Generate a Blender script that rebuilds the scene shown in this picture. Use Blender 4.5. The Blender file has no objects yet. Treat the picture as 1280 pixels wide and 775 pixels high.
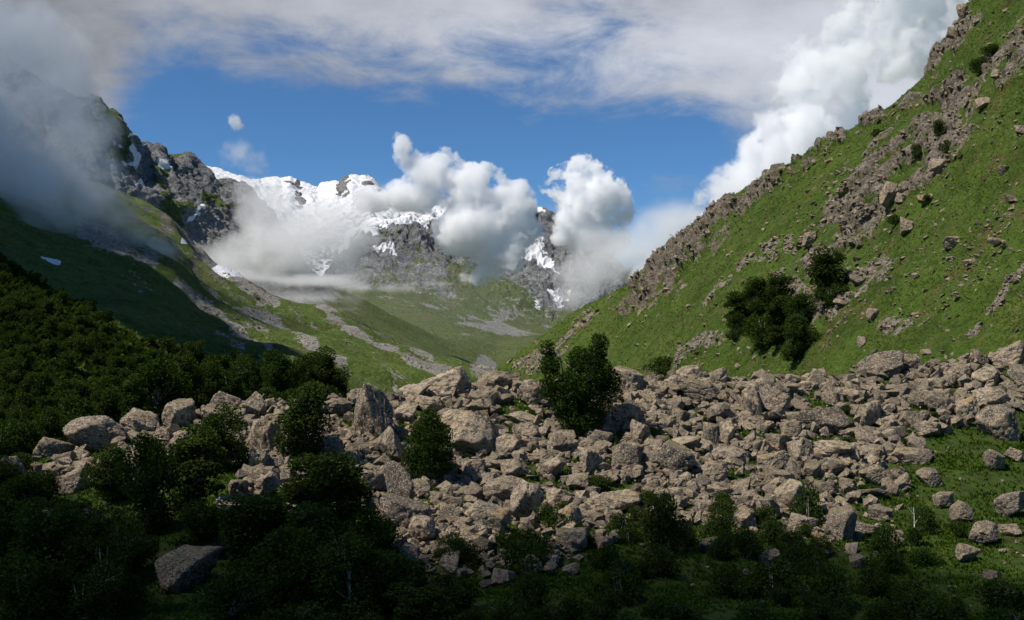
import bpy, bmesh, math, random
import numpy as np
from mathutils import Vector, Matrix, Euler

# ------------------------------------------------------------------ camera, sky, sun, exposure
SC = bpy.context.scene
COL = SC.collection
W0, H0 = 1280.0, 775.0
FPX = 1372.0                      # focal length in photo pixels
HORIZON = 430.0
PITCH = math.atan((HORIZON - H0 / 2) / FPX)
cam_d = bpy.data.cameras.new('camera')
cam_d.sensor_width = 36.0
cam_d.lens = 36.0 * FPX / W0
cam_d.clip_start = 0.5
cam_d.clip_end = 60000
cam = bpy.data.objects.new('camera', cam_d)
COL.objects.link(cam)
cam.rotation_euler = (math.pi / 2 + PITCH, 0, 0)
SC.camera = cam

SUN = Vector((-0.52, -0.24, 0.83)).normalized()      # towards the sun
SUN_EL = math.asin(SUN.z)
SUN_ROT = math.atan2(SUN.x, SUN.y)
SUN_STRENGTH = 5.0
SKY_STRENGTH = 0.078
sun_d = bpy.data.lights.new('sun', 'SUN')
sun_d.energy = SUN_STRENGTH
sun_d.angle = math.radians(0.5)
sun_d.color = (1.0, 0.93, 0.82)
sun = bpy.data.objects.new('sun', sun_d)
COL.objects.link(sun)
sun.rotation_euler = SUN.to_track_quat('Z', 'Y').to_euler()
sun.location = (-50, 0, 80)

SC.view_settings.view_transform = 'Standard'
SC.view_settings.look = 'None'
SC.view_settings.exposure = 0.18
SC.view_settings.gamma = 1.0
SC.render.engine = 'CYCLES'
cy = SC.cycles
cy.use_denoising = True
cy.max_bounces = 24
cy.diffuse_bounces = 2
cy.glossy_bounces = 1
cy.transmission_bounces = 2
cy.volume_bounces = 22
cy.transparent_max_bounces = 16
cy.volume_step_rate = 1.6
cy.volume_max_steps = 160
cy.caustics_reflective = False
cy.caustics_refractive = False
cy.use_adaptive_sampling = True
cy.adaptive_threshold = 0.02
SC.render.threads_mode = 'AUTO'


class NT:
    """short hand for building node trees"""
    def __init__(self, tree):
        self.t = tree
        for n in list(tree.nodes):
            tree.nodes.remove(n)

    def n(self, kind, **kw):
        nd = self.t.nodes.new(kind)
        for k, v in kw.items():
            setattr(nd, k, v)
        return nd

    def put(self, sock, v):
        if hasattr(v, 'is_output') or isinstance(v, bpy.types.NodeSocket):
            self.t.links.new(v, sock)
        else:
            if isinstance(v, (tuple, list)) and len(v) == 3 and sock.type == 'RGBA':
                v = tuple(v) + (1.0,)
            sock.default_value = v

    def m(self, op, a, b=None, c=None, clamp=False):
        nd = self.n('ShaderNodeMath', operation=op, use_clamp=clamp)
        self.put(nd.inputs[0], a)
        if b is not None:
            self.put(nd.inputs[1], b)
        if c is not None:
            self.put(nd.inputs[2], c)
        return nd.outputs[0]

    def mix(self, f, a, b, mode='MIX'):
        nd = self.n('ShaderNodeMix', data_type='RGBA', blend_type=mode)
        self.put(nd.inputs[0], f)
        self.put(nd.inputs[6], a)
        self.put(nd.inputs[7], b)
        return nd.outputs[2]

    def noise(self, vec, scale, detail=4, rough=0.5, lac=2.0, dist=0.0, out=0):
        nd = self.n('ShaderNodeTexNoise')
        if vec is not None:
            self.put(nd.inputs['Vector'], vec)
        nd.inputs['Scale'].default_value = scale
        nd.inputs['Detail'].default_value = detail
        nd.inputs['Roughness'].default_value = rough
        nd.inputs['Lacunarity'].default_value = lac
        nd.inputs['Distortion'].default_value = dist
        return nd.outputs[out]

    def ramp(self, v, lo, hi, a=0.0, b=1.0):
        nd = self.n('ShaderNodeMapRange', interpolation_type='SMOOTHSTEP')
        self.put(nd.inputs[0], v)
        self.put(nd.inputs[1], lo)
        self.put(nd.inputs[2], hi)
        self.put(nd.inputs[3], a)
        self.put(nd.inputs[4], b)
        return nd.outputs[0]

    def map(self, vec, scale=(1, 1, 1), loc=(0, 0, 0), rot=(0, 0, 0)):
        nd = self.n('ShaderNodeMapping')
        self.put(nd.inputs['Vector'], vec)
        nd.inputs['Scale'].default_value = scale
        nd.inputs['Location'].default_value = loc
        nd.inputs['Rotation'].default_value = rot
        return nd.outputs[0]


def sky():
    w = bpy.data.worlds.new('World')
    SC.world = w
    w.use_nodes = True
    k = NT(w.node_tree)
    out = k.n('ShaderNodeOutputWorld')
    st = k.n('ShaderNodeTexSky', sky_type='NISHITA')
    st.sun_disc = False
    st.sun_elevation = SUN_EL
    st.sun_rotation = SUN_ROT
    st.altitude = 3500
    st.air_density = 1.0
    st.dust_density = 0.3
    st.ozone_density = 2.0
    tc = k.n('ShaderNodeTexCoord')
    d = tc.outputs['Generated']
    sp = k.n('ShaderNodeSeparateXYZ')
    k.put(sp.inputs[0], d)
    x, y, z = sp.outputs
    az = k.m('ARCTAN2', x, y)
    el = k.m('ARCSINE', z)
    # cloud banks given by bearing and elevation (degrees), width, height, weight
    def A(px):
        return math.atan((px - 640) / FPX)
    def E(py):
        return math.atan((HORIZON - py) / FPX)
    n1 = k.noise(k.map(d, (1, 1, 1.5)), 6.5, 9, 0.60, dist=0.35)
    n2 = k.noise(k.map(d, (1, 1, 2.2), (3, 1, 7)), 16, 7, 0.62)
    n3 = k.noise(k.map(d, (1, 1, 1.2), (8, 5, 2)), 3.2, 5, 0.5)
    def bank(lst):
        tot = None
        for (px, py, rx, ry, wt) in lst:
            a = k.m('MULTIPLY', k.m('SUBTRACT', az, A(px)), FPX / rx)
            b = k.m('MULTIPLY', k.m('SUBTRACT', el, E(py)), FPX / ry)
            r2 = k.m('ADD', k.m('MULTIPLY', a, a), k.m('MULTIPLY', b, b))
            g = k.m('MULTIPLY', k.m('POWER', 2.718, k.m('MULTIPLY', r2, -1.0)), wt)
            tot = g if tot is None else k.m('ADD', tot, g)
        return tot
    cover = bank([(200, -60, 420, 110, 1.25), (20, 60, 110, 150, 1.3), (60, 200, 70, 140, .7), (470, -20, 220, 90, .62),
                  (680, 20, 160, 60, .28), (900, 20, 130, 70, .62), (1130, 20, 220, 160, 1.5), (870, 112, 80, 14, .5),
                  (1060, 190, 100, 120, 1.2), (610, 92, 50, 10, .35), (740, 110, 130, 40, .2), (300, 210, 90, 20, .15),
                  (1055, 42, 24, 14, -1.0), (430, 190, 260, 60, -.5), (200, 140, 80, 50, -.45), (870, 180, 80, 45, -.6),
                  (-900, 0, 800, 600, .35), (2400, 0, 900, 600, .35)])
    n4 = k.noise(k.map(d, (1, 1, 2.6), (1, 2, 4), (0, .5, 0)), 9, 9, .64, dist=.45)
    f = k.m('ADD', cover, k.m('MULTIPLY', k.m('SUBTRACT', n1, 0.5), 1.5))
    f = k.m('ADD', f, k.m('MULTIPLY', k.m('SUBTRACT', n4, 0.5), 2.3))
    f = k.m('ADD', f, k.m('MULTIPLY', k.m('SUBTRACT', n2, 0.5), 0.5))
    mask = k.ramp(f, 0.08, 1.25, 0, .97)
    bright = bank([(1100, 100, 220, 190, .30), (860, 330, 120, 70, .2),
                   (780, 70, 220, 70, .22), (200, 0, 240, 60, .05), (530, 30, 160, 60, .08)])
    bn = k.m('ADD', bright, k.m('MULTIPLY', k.m('SUBTRACT', n3, 0.5), 0.5))
    bn = k.m('ADD', bn, k.m('MULTIPLY', k.m('SUBTRACT', n2, 0.5), 0.26))
    bn = k.m('ADD', bn, 0.29, clamp=True)
    cc = k.n('ShaderNodeCombineColor')
    k.put(cc.inputs[0], k.m('MULTIPLY', bn, 0.955))
    k.put(cc.inputs[1], k.m('MULTIPLY', bn, 1.0))
    k.put(cc.inputs[2], k.m('MULTIPLY', bn, 1.11))
    hue = k.mix(1.0, st.outputs[0], (0.60, 0.95, 1.2, 1), 'MULTIPLY')
    bg1 = k.n('ShaderNodeBackground')
    k.put(bg1.inputs[0], hue)
    bg1.inputs[1].default_value = SKY_STRENGTH
    bg2 = k.n('ShaderNodeBackground')
    k.put(bg2.inputs[0], cc.outputs[0])
    bg2.inputs[1].default_value = 1.0
    mx = k.n('ShaderNodeMixShader')
    k.put(mx.inputs[0], mask)
    k.put(mx.inputs[1], bg1.outputs[0])
    k.put(mx.inputs[2], bg2.outputs[0])
    k.put(out.inputs[0], mx.outputs[0])
    w.cycles.sampling_method = 'MANUAL'
    w.cycles.sample_map_resolution = 512


sky()

# ------------------------------------------------------------------ helpers
CP, SP = math.cos(PITCH), math.sin(PITCH)


def P(px, py, Y):
    """world point that lies on the sight line of photo pixel (px, py) at forward distance Y"""
    px = np.asarray(px, float); py = np.asarray(py, float); Y = np.asarray(Y, float)
    a = (px - W0 / 2) / FPX
    b = (H0 / 2 - py) / FPX
    fy = CP - b * SP
    fz = SP + b * CP
    t = Y / fy
    return np.stack([a * t, Y + 0 * a, fz * t], -1)


def proj(V):
    x, y, z = V[..., 0], V[..., 1], V[..., 2]
    d = y * CP + z * SP
    d = np.where(d < 1e-3, 1e-3, d)
    u = -y * SP + z * CP
    return W0 / 2 + FPX * x / d, H0 / 2 - FPX * u / d


def _h(ix, iy, iz, seed):
    with np.errstate(over='ignore'):
        h = (ix.astype(np.uint32) * np.uint32(374761393) + iy.astype(np.uint32) * np.uint32(668265263)
             + iz.astype(np.uint32) * np.uint32(2246822519) + np.uint32(seed * 3266489917 & 0xffffffff))
        h = (h ^ (h >> np.uint32(13))) * np.uint32(1274126177)
        h = h ^ (h >> np.uint32(16))
        h = h * np.uint32(2654435761)
        return h ^ (h >> np.uint32(15))


def perlin(p, seed=0):
    p = np.asarray(p, np.float32)
    i = np.floor(p).astype(np.int64)
    f = (p - i).astype(np.float32)
    u = f * f * f * (f * (f * 6 - 15) + 10)
    res = 0
    for dx in (0, 1):
        wx = u[..., 0] if dx else 1 - u[..., 0]
        for dy in (0, 1):
            wy = u[..., 1] if dy else 1 - u[..., 1]
            for dz in (0, 1):
                wz = u[..., 2] if dz else 1 - u[..., 2]
                h = _h(i[..., 0] + dx, i[..., 1] + dy, i[..., 2] + dz, seed)
                gx = ((h & 1023).astype(np.float32) / 511.5 - 1)
                gy = (((h >> 10) & 1023).astype(np.float32) / 511.5 - 1)
                gz = (((h >> 20) & 1023).astype(np.float32) / 511.5 - 1)
                res = res + wx * wy * wz * (gx * (f[..., 0] - dx) + gy * (f[..., 1] - dy) + gz * (f[..., 2] - dz))
    return res * 1.2


def fbm(p, octaves=5, gain=0.5, seed=0, ridged=False, lac=2.03):
    a, s, tot = 1.0, 0.0, 0.0
    q = np.asarray(p, np.float32)
    for o in range(octaves):
        n = perlin(q, seed + o)
        if ridged:
            n = 1 - 2 * np.abs(n) * 1.6
        s = s + a * n
        tot += a
        a *= gain
        q = q * lac + 17.3
    return s / tot


def worley(p, seed=0):
    """cell noise: distance to the nearest point, to the second, and a random value of the nearest cell"""
    p = np.asarray(p, np.float32)
    i = np.floor(p).astype(np.int64)
    f1 = np.full(p.shape[:-1], 9.0, np.float32); f2 = f1.copy(); rid = np.zeros(p.shape[:-1], np.float32)
    for dx in (-1, 0, 1):
        for dy in (-1, 0, 1):
            for dz in (-1, 0, 1):
                c = i + np.array([dx, dy, dz])
                h = _h(c[..., 0], c[..., 1], c[..., 2], seed)
                q = np.stack([(h & 1023) / 1023.0, ((h >> 10) & 1023) / 1023.0, ((h >> 20) & 1023) / 1023.0], -1).astype(np.float32) + c
                d = np.sqrt(((q - p) ** 2).sum(-1))
                near = d < f1
                f2 = np.where(near, f1, np.minimum(f2, d))
                rid = np.where(near, ((h >> 5) & 255) / 255.0, rid)
                f1 = np.where(near, d, f1)
    return f1, f2, rid


def sstep(x, a, b):
    t = np.clip((x - a) / (b - a), 0, 1)
    return t * t * (3 - 2 * t)


def mesh_from(name, verts, faces, mat, smooth=True, cols=None, parent=None, link=True):
    """verts (n,3); faces (m,k) with one k; cols {attribute: (n,4)}"""
    me = bpy.data.meshes.new(name)
    verts = np.asarray(verts, np.float32); faces = np.asarray(faces, np.int32)
    k = faces.shape[1]
    me.vertices.add(len(verts)); me.vertices.foreach_set('co', verts.ravel())
    me.loops.add(faces.size); me.loops.foreach_set('vertex_index', faces.ravel())
    me.polygons.add(len(faces))
    me.polygons.foreach_set('loop_start', np.arange(0, faces.size, k, dtype=np.int32))
    me.polygons.foreach_set('loop_total', np.full(len(faces), k, np.int32))
    me.polygons.foreach_set('use_smooth', np.full(len(faces), bool(smooth)))
    for an, c in (cols or {}).items():
        at = me.color_attributes.new(an, 'FLOAT_COLOR', 'POINT')
        at.data.foreach_set('color', np.asarray(c, np.float32).ravel())
    me.update(calc_edges=True)
    if mat:
        me.materials.append(mat)
    ob = bpy.data.objects.new(name, me)
    if link:
        COL.objects.link(ob)
    if parent:
        ob.parent = parent
    return ob


def tag(o, label, cat, group=None, kind=None):
    o['label'] = label; o['category'] = cat
    if group: o['group'] = group
    if kind: o['kind'] = kind
    return o


def seg_dist(PX, PY, pts):
    d = np.full(PX.shape, 1e9)
    t_best = np.zeros(PX.shape)
    n = len(pts) - 1
    for q in range(n):
        ax, ay = pts[q][:2]; bx, by = pts[q + 1][:2]
        vx, vy = bx - ax, by - ay
        t = np.clip(((PX - ax) * vx + (PY - ay) * vy) / (vx * vx + vy * vy + 1e-9), 0, 1)
        e = np.hypot(PX - ax - t * vx, PY - ay - t * vy)
        better = e < d
        d = np.where(better, e, d); t_best = np.where(better, (q + t) / n, t_best)
    return d, t_best


def inside(PX, PY, poly):
    c = np.zeros(PX.shape, bool)
    n = len(poly)
    for a in range(n):
        x1, y1 = poly[a]; x2, y2 = poly[(a + 1) % n]
        if y1 == y2: continue
        hit = ((y1 > PY) != (y2 > PY)) & (PX < (x2 - x1) * (PY - y1) / (y2 - y1) + x1)
        c ^= hit
    return c


def soft_poly(PX, PY, poly, soft):
    """1 inside, 0 outside, blended over SOFT pixels"""
    d, _ = seg_dist(PX, PY, list(poly) + [poly[0]])
    s = np.where(inside(PX, PY, poly), d, -d)
    return sstep(s, -soft, soft)


class Loft:
    """a terrain sheet through rows of (px, py, distance) points, plus hidden rows given as offsets"""
    def __init__(self, rows, n_u, n_v, u0, u1, back=None, vweights=None, smooth_u=0):
        U = np.linspace(u0, u1, n_u)
        R = []
        for r in rows:
            r = np.array(r, float)
            py = np.interp(U, r[:, 0], r[:, 1]); Y = np.interp(U, r[:, 0], r[:, 2])
            if smooth_u:
                kk = np.hanning(smooth_u * 2 + 3)[1:-1]; kk /= kk.sum(); m = len(kk) // 2
                Y = np.convolve(np.pad(Y, m, mode='edge'), kk, 'valid')
            R.append(P(U, py, Y))
        crest = len(R) - 1
        for (dy, dz) in (back or []):
            q = R[crest].copy(); s = 1 + dy / q[:, 1]
            q[:, 0] *= s; q[:, 1] += dy; q[:, 2] += dz
            R.append(q)
        R = np.array(R)                                       # rows, U, 3
        nr = len(R)
        w = np.array(vweights if vweights is not None else [1.0] * (nr - 1), float)
        cum = np.concatenate([[0], np.cumsum(w)]) / w.sum()
        v = np.interp(np.linspace(0, 1, n_v), cum, np.arange(nr))
        i1 = np.clip(np.floor(v).astype(int), 0, nr - 2); t = (v - i1)[:, None, None]
        i0 = np.clip(i1 - 1, 0, nr - 1); i2 = i1 + 1; i3 = np.clip(i1 + 2, 0, nr - 1)
        p0, p1, p2, p3 = R[i0], R[i1], R[i2], R[i3]
        m1 = (p2 - p0) * .35; m2 = (p3 - p1) * .35
        self.V = ((2 * t**3 - 3 * t**2 + 1) * p1 + (t**3 - 2 * t**2 + t) * m1 + (-2 * t**3 + 3 * t**2) * p2 + (t**3 - t**2) * m2)
        self.v = np.broadcast_to(v[:, None], self.V.shape[:2])
        self.crest = crest
        self.refresh()

    def refresh(self):
        V = self.V
        du = np.gradient(V, axis=1); dv = np.gradient(V, axis=0)
        n = np.cross(du, dv)
        n /= np.linalg.norm(n, axis=-1, keepdims=True) + 1e-9
        self.N = n
        self.PX, self.PY = proj(V)
        gx = np.gradient(self.PX, axis=1) * np.gradient(self.PY, axis=0) - np.gradient(self.PX, axis=0) * np.gradient(self.PY, axis=1)
        self.area = np.maximum(-gx, 0)         # pixels covered by a cell that faces the camera

    def push(self, d, vertical=0.5):
        dirn = self.N * (1 - vertical) + np.array([0, 0, 1.0]) * vertical
        self.V = self.V + dirn * d[..., None]
        self.refresh()

    def build(self, name, mat, cols=None):
        nv, nu = self.V.shape[:2]
        idx = np.arange(nv * nu).reshape(nv, nu)
        f = np.stack([idx[:-1, :-1], idx[:-1, 1:], idx[1:, 1:], idx[1:, :-1]], -1).reshape(-1, 4)
        cc = {a: c.reshape(-1, 4) for a, c in (cols or {}).items()}
        return mesh_from(name, self.V.reshape(-1, 3), f, mat, True, cc)

    def pick(self, px, py, vmax=None):
        d = (self.PX - px) ** 2 + (self.PY - py) ** 2
        d = np.where(self.v > (vmax if vmax is not None else self.crest + .15), 1e9, d)
        j = np.unravel_index(np.argmin(d), d.shape)
        return self.V[j], self.N[j]

    def sample(self, weight, n, rng):
        w = (weight * self.area * (self.v <= self.crest + .3)).ravel()
        c = np.cumsum(w)
        k = np.searchsorted(c, rng.random(n) * c[-1])
        k = np.clip(k, 0, len(w) - 1)
        return self.V.reshape(-1, 3)[k], self.N.reshape(-1, 3)[k], k


def new_mat(name):
    m = bpy.data.materials.new(name)
    m.use_nodes = True
    k = NT(m.node_tree)
    return m, k


def finish(k, color, rough=0.9, bump=None, bump_dist=0.1, bump_strength=0.6, spec=0.2):
    out = k.n('ShaderNodeOutputMaterial')
    b = k.n('ShaderNodeBsdfPrincipled')
    k.put(b.inputs['Base Color'], color)
    k.put(b.inputs['Roughness'], rough)
    b.inputs['Specular IOR Level'].default_value = spec
    if bump is not None:
        bp = k.n('ShaderNodeBump')
        bp.inputs['Distance'].default_value = bump_dist
        bp.inputs['Strength'].default_value = bump_strength
        k.put(bp.inputs['Height'], bump)
        k.put(b.inputs['Normal'], bp.outputs[0])
    k.put(out.inputs[0], b.outputs[0])
    return b


# ------------------------------------------------------------------ materials
def terrain_material(name, size, grass=((.020, .040, .007), (.045, .075, .014), (.085, .095, .030)),
                     rock=((.10, .090, .080), (.26, .235, .205)), scree=((.20, .18, .16), (.38, .35, .31)), bump=0.5, forest=(.012, .022, .008)):
    """grass, bare rock, scree and snow mixed by the masks stored on the surface (cover: rock, snow, scree, dry); SIZE in metres of the main pattern"""
    m, k = new_mat(name)
    tc = k.n('ShaderNodeTexCoord').outputs['Object']
    at = k.n('ShaderNodeAttribute', attribute_name='cover')
    sp = k.n('ShaderNodeSeparateColor')
    k.put(sp.inputs[0], at.outputs['Color'])
    rk, sn, scr = sp.outputs
    dry = at.outputs['Alpha']
    s = 1.0 / size
    n_big = k.noise(tc, s * .35, 5, .55)
    n_mid = k.noise(tc, s * 1.7, 6, .6)
    n_fine = k.noise(tc, s * 9, 5, .65)
    n_tiny = k.noise(tc, s * 40, 3, .6)
    g = k.mix(k.ramp(n_big, .35, .65), grass[0], grass[1])
    g = k.mix(k.ramp(n_mid, .38, .68, 0, .75), g, grass[1])
    g = k.mix(k.ramp(k.noise(tc, s * 3.1, 6, .68), .50, .38, 0, .65), g, (grass[0][0] * .55, grass[0][1] * .55, grass[0][2] * .6))
    g = k.mix(k.m('MULTIPLY', k.ramp(k.noise(tc, s * .8, 5, .62), .52, .66), .6), g, (grass[2][0] * .85, grass[2][1] * .62, grass[2][2] * .9))
    g = k.mix(k.m('MULTIPLY', k.ramp(n_fine, .42, .72), k.m('ADD', .25, dry), clamp=True), g, grass[2])
    g = k.mix(k.ramp(n_tiny, .4, .7, 0, .6), g, grass[0])
    g = k.mix(k.ramp(n_fine, .34, .46, .55, 0), g, (grass[0][0] * .75, grass[0][1] * .65, grass[0][2] * .8))
    r = k.mix(k.ramp(n_mid, .3, .7), rock[0], rock[1])
    r = k.mix(k.ramp(n_fine, .40, .62, .75, 0), r, (rock[0][0] * .5, rock[0][1] * .5, rock[0][2] * .5))
    r = k.mix(k.ramp(n_tiny, .5, .8, 0, .6), r, (rock[1][0] * 1.3, rock[1][1] * 1.3, rock[1][2] * 1.3))
    sc = k.mix(k.ramp(n_fine, .35, .68), scree[0], scree[1])
    sc = k.mix(k.ramp(n_tiny, .35, .6, .6, 0), sc, (scree[0][0] * .45, scree[0][1] * .45, scree[0][2] * .45))
    jit = k.m('MULTIPLY', k.m('SUBTRACT', n_fine, .5), 1.2)
    jit2 = k.m('MULTIPLY', k.m('SUBTRACT', n_tiny, .5), .7)
    jit = k.m('ADD', jit, jit2)
    jit = k.m('ADD', jit, k.m('MULTIPLY', k.m('SUBTRACT', n_mid, .5), 1.7))
    jit = k.m('ADD', jit, k.m('MULTIPLY', k.m('SUBTRACT', k.noise(tc, s * 4.2, 4, .6), .5), 1.2))
    c = k.mix(k.ramp(k.m('ADD', scr, jit), .42, .62), g, sc)
    c = k.mix(k.ramp(k.m('ADD', rk, jit), .42, .58), c, r)
    snow = k.mix(k.ramp(n_fine, .35, .6), (.56, .58, .62), (.76, .77, .80))
    c = k.mix(k.ramp(k.m('ADD', sn, k.m('MULTIPLY', jit, .28)), .45, .55), c, snow)
    h = k.m('ADD', k.m('MULTIPLY', n_fine, 1.0), k.m('MULTIPLY', n_tiny, .35))
    h = k.m('MULTIPLY', h, k.ramp(sn, .3, .6, 1.0, .25))
    finish(k, c, .92, h, size * .25, bump, .1)
    return m


def rock_material(name, scale=1.0, per_vertex=False):
    m, k = new_mat(name)
    tc = k.n('ShaderNodeTexCoord').outputs['Object']
    oi = k.n('ShaderNodeObjectInfo').outputs['Random']
    geo = k.n('ShaderNodeNewGeometry')
    if per_vertex:
        at = k.n('ShaderNodeAttribute', attribute_name='tone')
        sp = k.n('ShaderNodeSeparateColor'); k.put(sp.inputs[0], at.outputs['Color'])
        rnd, rnd2 = sp.outputs[0], sp.outputs[1]
        vec = tc
    else:
        rnd = oi
        rnd2 = k.m('FRACT', k.m('MULTIPLY', oi, 7.31))
        va = k.n('ShaderNodeVectorMath', operation='ADD')
        k.put(va.inputs[0], tc)
        cx = k.n('ShaderNodeCombineXYZ'); k.put(cx.inputs[0], k.m('MULTIPLY', oi, 50)); k.put(va.inputs[1], cx.outputs[0])
        vec = va.outputs[0]
    n1 = k.noise(vec, .9 * scale, 5, .6, dist=.4)
    n2 = k.noise(vec, 3.6 * scale, 6, .68)
    n3 = k.noise(vec, 15 * scale, 4, .7)
    n4 = k.noise(k.map(vec, (1, 1, 3.5), rot=(.3, .5, .2)), 2.2 * scale, 5, .6)
    cool = k.mix(rnd, (.070, .053, .039), (.385, .300, .205))
    warm = k.mix(rnd2, (.145, .096, .064), (.375, .282, .175))
    c = k.mix(k.ramp(n1, .40, .62), cool, warm)
    c = k.mix(k.ramp(n4, .52, .70, 0, .5), c, (.15, .118, .10))
    c = k.mix(k.ramp(n2, .46, .60, 0, .88), c, (.050, .043, .036))                 # dark lichen
    c = k.mix(k.ramp(n3, .52, .62, 0, .75), c, (.46, .43, .36))                   # pale lichen specks
    c = k.mix(k.ramp(n3, .30, .42, .8, 0), c, (.060, .052, .044))
    stain = k.m('MULTIPLY', k.ramp(n1, .56, .70), k.ramp(rnd2, .62, .9))
    c = k.mix(k.m('MULTIPLY', stain, .8), c, (.36, .19, .075))
    # moss and dust lie on what faces up
    sn = k.n('ShaderNodeSeparateXYZ'); k.put(sn.inputs[0], geo.outputs['Normal'])
    moss = k.m('MULTIPLY', k.ramp(sn.outputs[2], .55, .95), k.ramp(n1, .47, .60))
    c = k.mix(k.m('MULTIPLY', moss, .45), c, (.13, .125, .05))
    h = k.m('ADD', k.m('MULTIPLY', n2, 1.0), k.m('MULTIPLY', n3, .45))
    h = k.m('ADD', h, k.m('MULTIPLY', n4, 1.0))
    finish(k, c, .93, h, .22 / scale, .8, .15)
    return m


def leaf_material(name, a, b):
    m, k = new_mat(name)
    at = k.n('ShaderNodeAttribute', attribute_name='tone')
    sp = k.n('ShaderNodeSeparateColor'); k.put(sp.inputs[0], at.outputs['Color'])
    oi = k.n('ShaderNodeObjectInfo').outputs['Random']
    c = k.mix(sp.outputs[0], a, b)
    c = k.mix(k.m('MULTIPLY', oi, .45), c, (b[0] * .7, b[1] * .55, b[2] * .5))
    out = k.n('ShaderNodeOutputMaterial')
    d = k.n('ShaderNodeBsdfDiffuse'); k.put(d.inputs[0], c)
    t = k.n('ShaderNodeBsdfTranslucent'); k.put(t.inputs[0], k.mix(1.0, c, (1.1, 1.25, .5, 1), 'MULTIPLY'))
    mx = k.n('ShaderNodeMixShader'); mx.inputs[0].default_value = .28
    k.put(mx.inputs[1], d.outputs[0]); k.put(mx.inputs[2], t.outputs[0])
    k.put(out.inputs[0], mx.outputs[0])
    return m


def bark_material(name, a, b, scale=6):
    m, k = new_mat(name)
    tc = k.n('ShaderNodeTexCoord').outputs['Object']
    n = k.noise(k.map(tc, (1, 1, .35)), scale, 4, .6)
    c = k.mix(k.ramp(n, .42, .6), a, b)
    finish(k, c, .85, n, .03, .5)
    return m


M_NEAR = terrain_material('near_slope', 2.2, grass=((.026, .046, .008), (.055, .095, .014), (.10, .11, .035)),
                          rock=((.03, .025, .02), (.09, .075, .06)), scree=((.04, .034, .026), (.12, .10, .08)), bump=.7)  # rock and scree tones darkened to put shade into the boulder gaps
M_HILL = terrain_material('hill_slope', 7, grass=((.038, .070, .010), (.082, .138, .020), (.17, .17, .05)),
                          rock=((.10, .083, .066), (.35, .30, .24)), scree=((.17, .145, .12), (.36, .31, .26)), bump=.8)
M_LEFT = terrain_material('left_slope', 16, grass=((.060, .102, .018), (.120, .175, .034), (.20, .215, .085)), rock=((.12, .105, .09), (.30, .27, .23)), scree=((.25, .235, .21), (.52, .49, .44)), bump=.8)
M_MOUNT = terrain_material('far_slope', 34, grass=((.080, .120, .034), (.14, .185, .060), (.24, .245, .13)),
                           rock=((.17, .175, .18), (.44, .445, .45)), scree=((.25, .245, .235), (.50, .485, .46)), bump=1.0)
M_SNOW = terrain_material('snow_slope', 70, grass=((.09, .09, .085), (.12, .12, .11), (.15, .15, .14)),
                          rock=((.20, .195, .19), (.36, .35, .34)), scree=((.20, .20, .20), (.35, .35, .34)), bump=.8)
M_ROCK = rock_material('weathered_rock', 1.0)
M_RUBBLE = rock_material('rubble_rock', 1.3, per_vertex=True)
M_HILLROCK = rock_material('hill_rock', .5, per_vertex=True)
M_LEAF = leaf_material('birch_leaves', (.014, .030, .006), (.050, .085, .016))
M_LEAF2 = leaf_material('shrub_leaves', (.018, .034, .008), (.058, .092, .020))
M_TUSSOCK = leaf_material('tussock_blades', (.058, .100, .014), (.13, .168, .033))
M_GRASS = leaf_material('grass_blades', (.032, .065, .008), (.080, .145, .020))
M_BARK = bark_material('birch_bark', (.38, .35, .30), (.10, .08, .06))
M_DEAD = bark_material('dead_wood', (.62, .59, .52), (.34, .30, .25))

# ------------------------------------------------------------------ terrain
rng = np.random.default_rng(7)


def cover(rock, snow, scree, dry):
    z = np.zeros(np.broadcast(rock, snow, scree, dry).shape)
    return np.stack([rock + z, snow + z, scree + z, dry + z], -1)


# the slope of boulders in front
CREST = [(-300, 660, 95), (-100, 615, 100), (0, 596, 104), (60, 578, 107), (130, 560, 110), (200, 540, 113), (260, 520, 116), (330, 508, 120),
         (420, 503, 124), (500, 500, 128), (560, 492, 132), (640, 484, 137), (700, 482, 140), (760, 482, 142), (850, 474, 146),
         (940, 474, 150), (1040, 470, 152), (1130, 462, 154), (1200, 452, 156), (1280, 440, 158), (1600, 400, 165)]


def near_rows():
    cr = np.array(CREST, float)
    cr[:, 1] += np.interp(cr[:, 0], [300, 620, 1600], [0, 6, 8])
    def row(t, y0, Y0):
        # t from 0 (bottom row) to 1 (crest)
        return [(px, y0 + (py - y0) * t, Y0 + (Yc - Y0) * t ** 1.15) for px, py, Yc in cr]
    return [[(px, 1500, 30) for px, _, _ in cr], [(px, 1010, 42) for px, _, _ in cr]] + [row(t, 800, 56) for t in (0, .25, .5, .75, 1)]


near = Loft(near_rows(), 940, 560, -760, 2100, back=[(14, -1.5), (40, -12), (90, -32)], vweights=[.6, .7, 1, 1, 1, 1, .4, .4, .3])
V = near.V
d = fbm(V * .045, 3, seed=3) * 2.0 + fbm(V * .22, 5, seed=5) * .9
flat = sstep(near.v, near.crest - .5, near.crest)
near.push(d * (1 - .6 * flat), .7)
ROCKY = [(20, 560), (120, 540), (260, 500), (420, 480), (640, 462), (1300, 415), (1300, 505), (1215, 530), (1135, 545), (1130, 590), (1110, 660), (1060, 690),
         (980, 668), (900, 650), (820, 670), (720, 690), (640, 725), (500, 735), (470, 690), (480, 650), (440, 615), (340, 600), (300, 640), (290, 560), (150, 600), (60, 600)]
nx = fbm(near.V * .07, 4, seed=11) * 30
ROCKW = soft_poly(near.PX + nx, near.PY + nx, ROCKY, 16)
ROCKW = ROCKW * (1 - .45 * sstep(near.PY, 640, 690))
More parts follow.
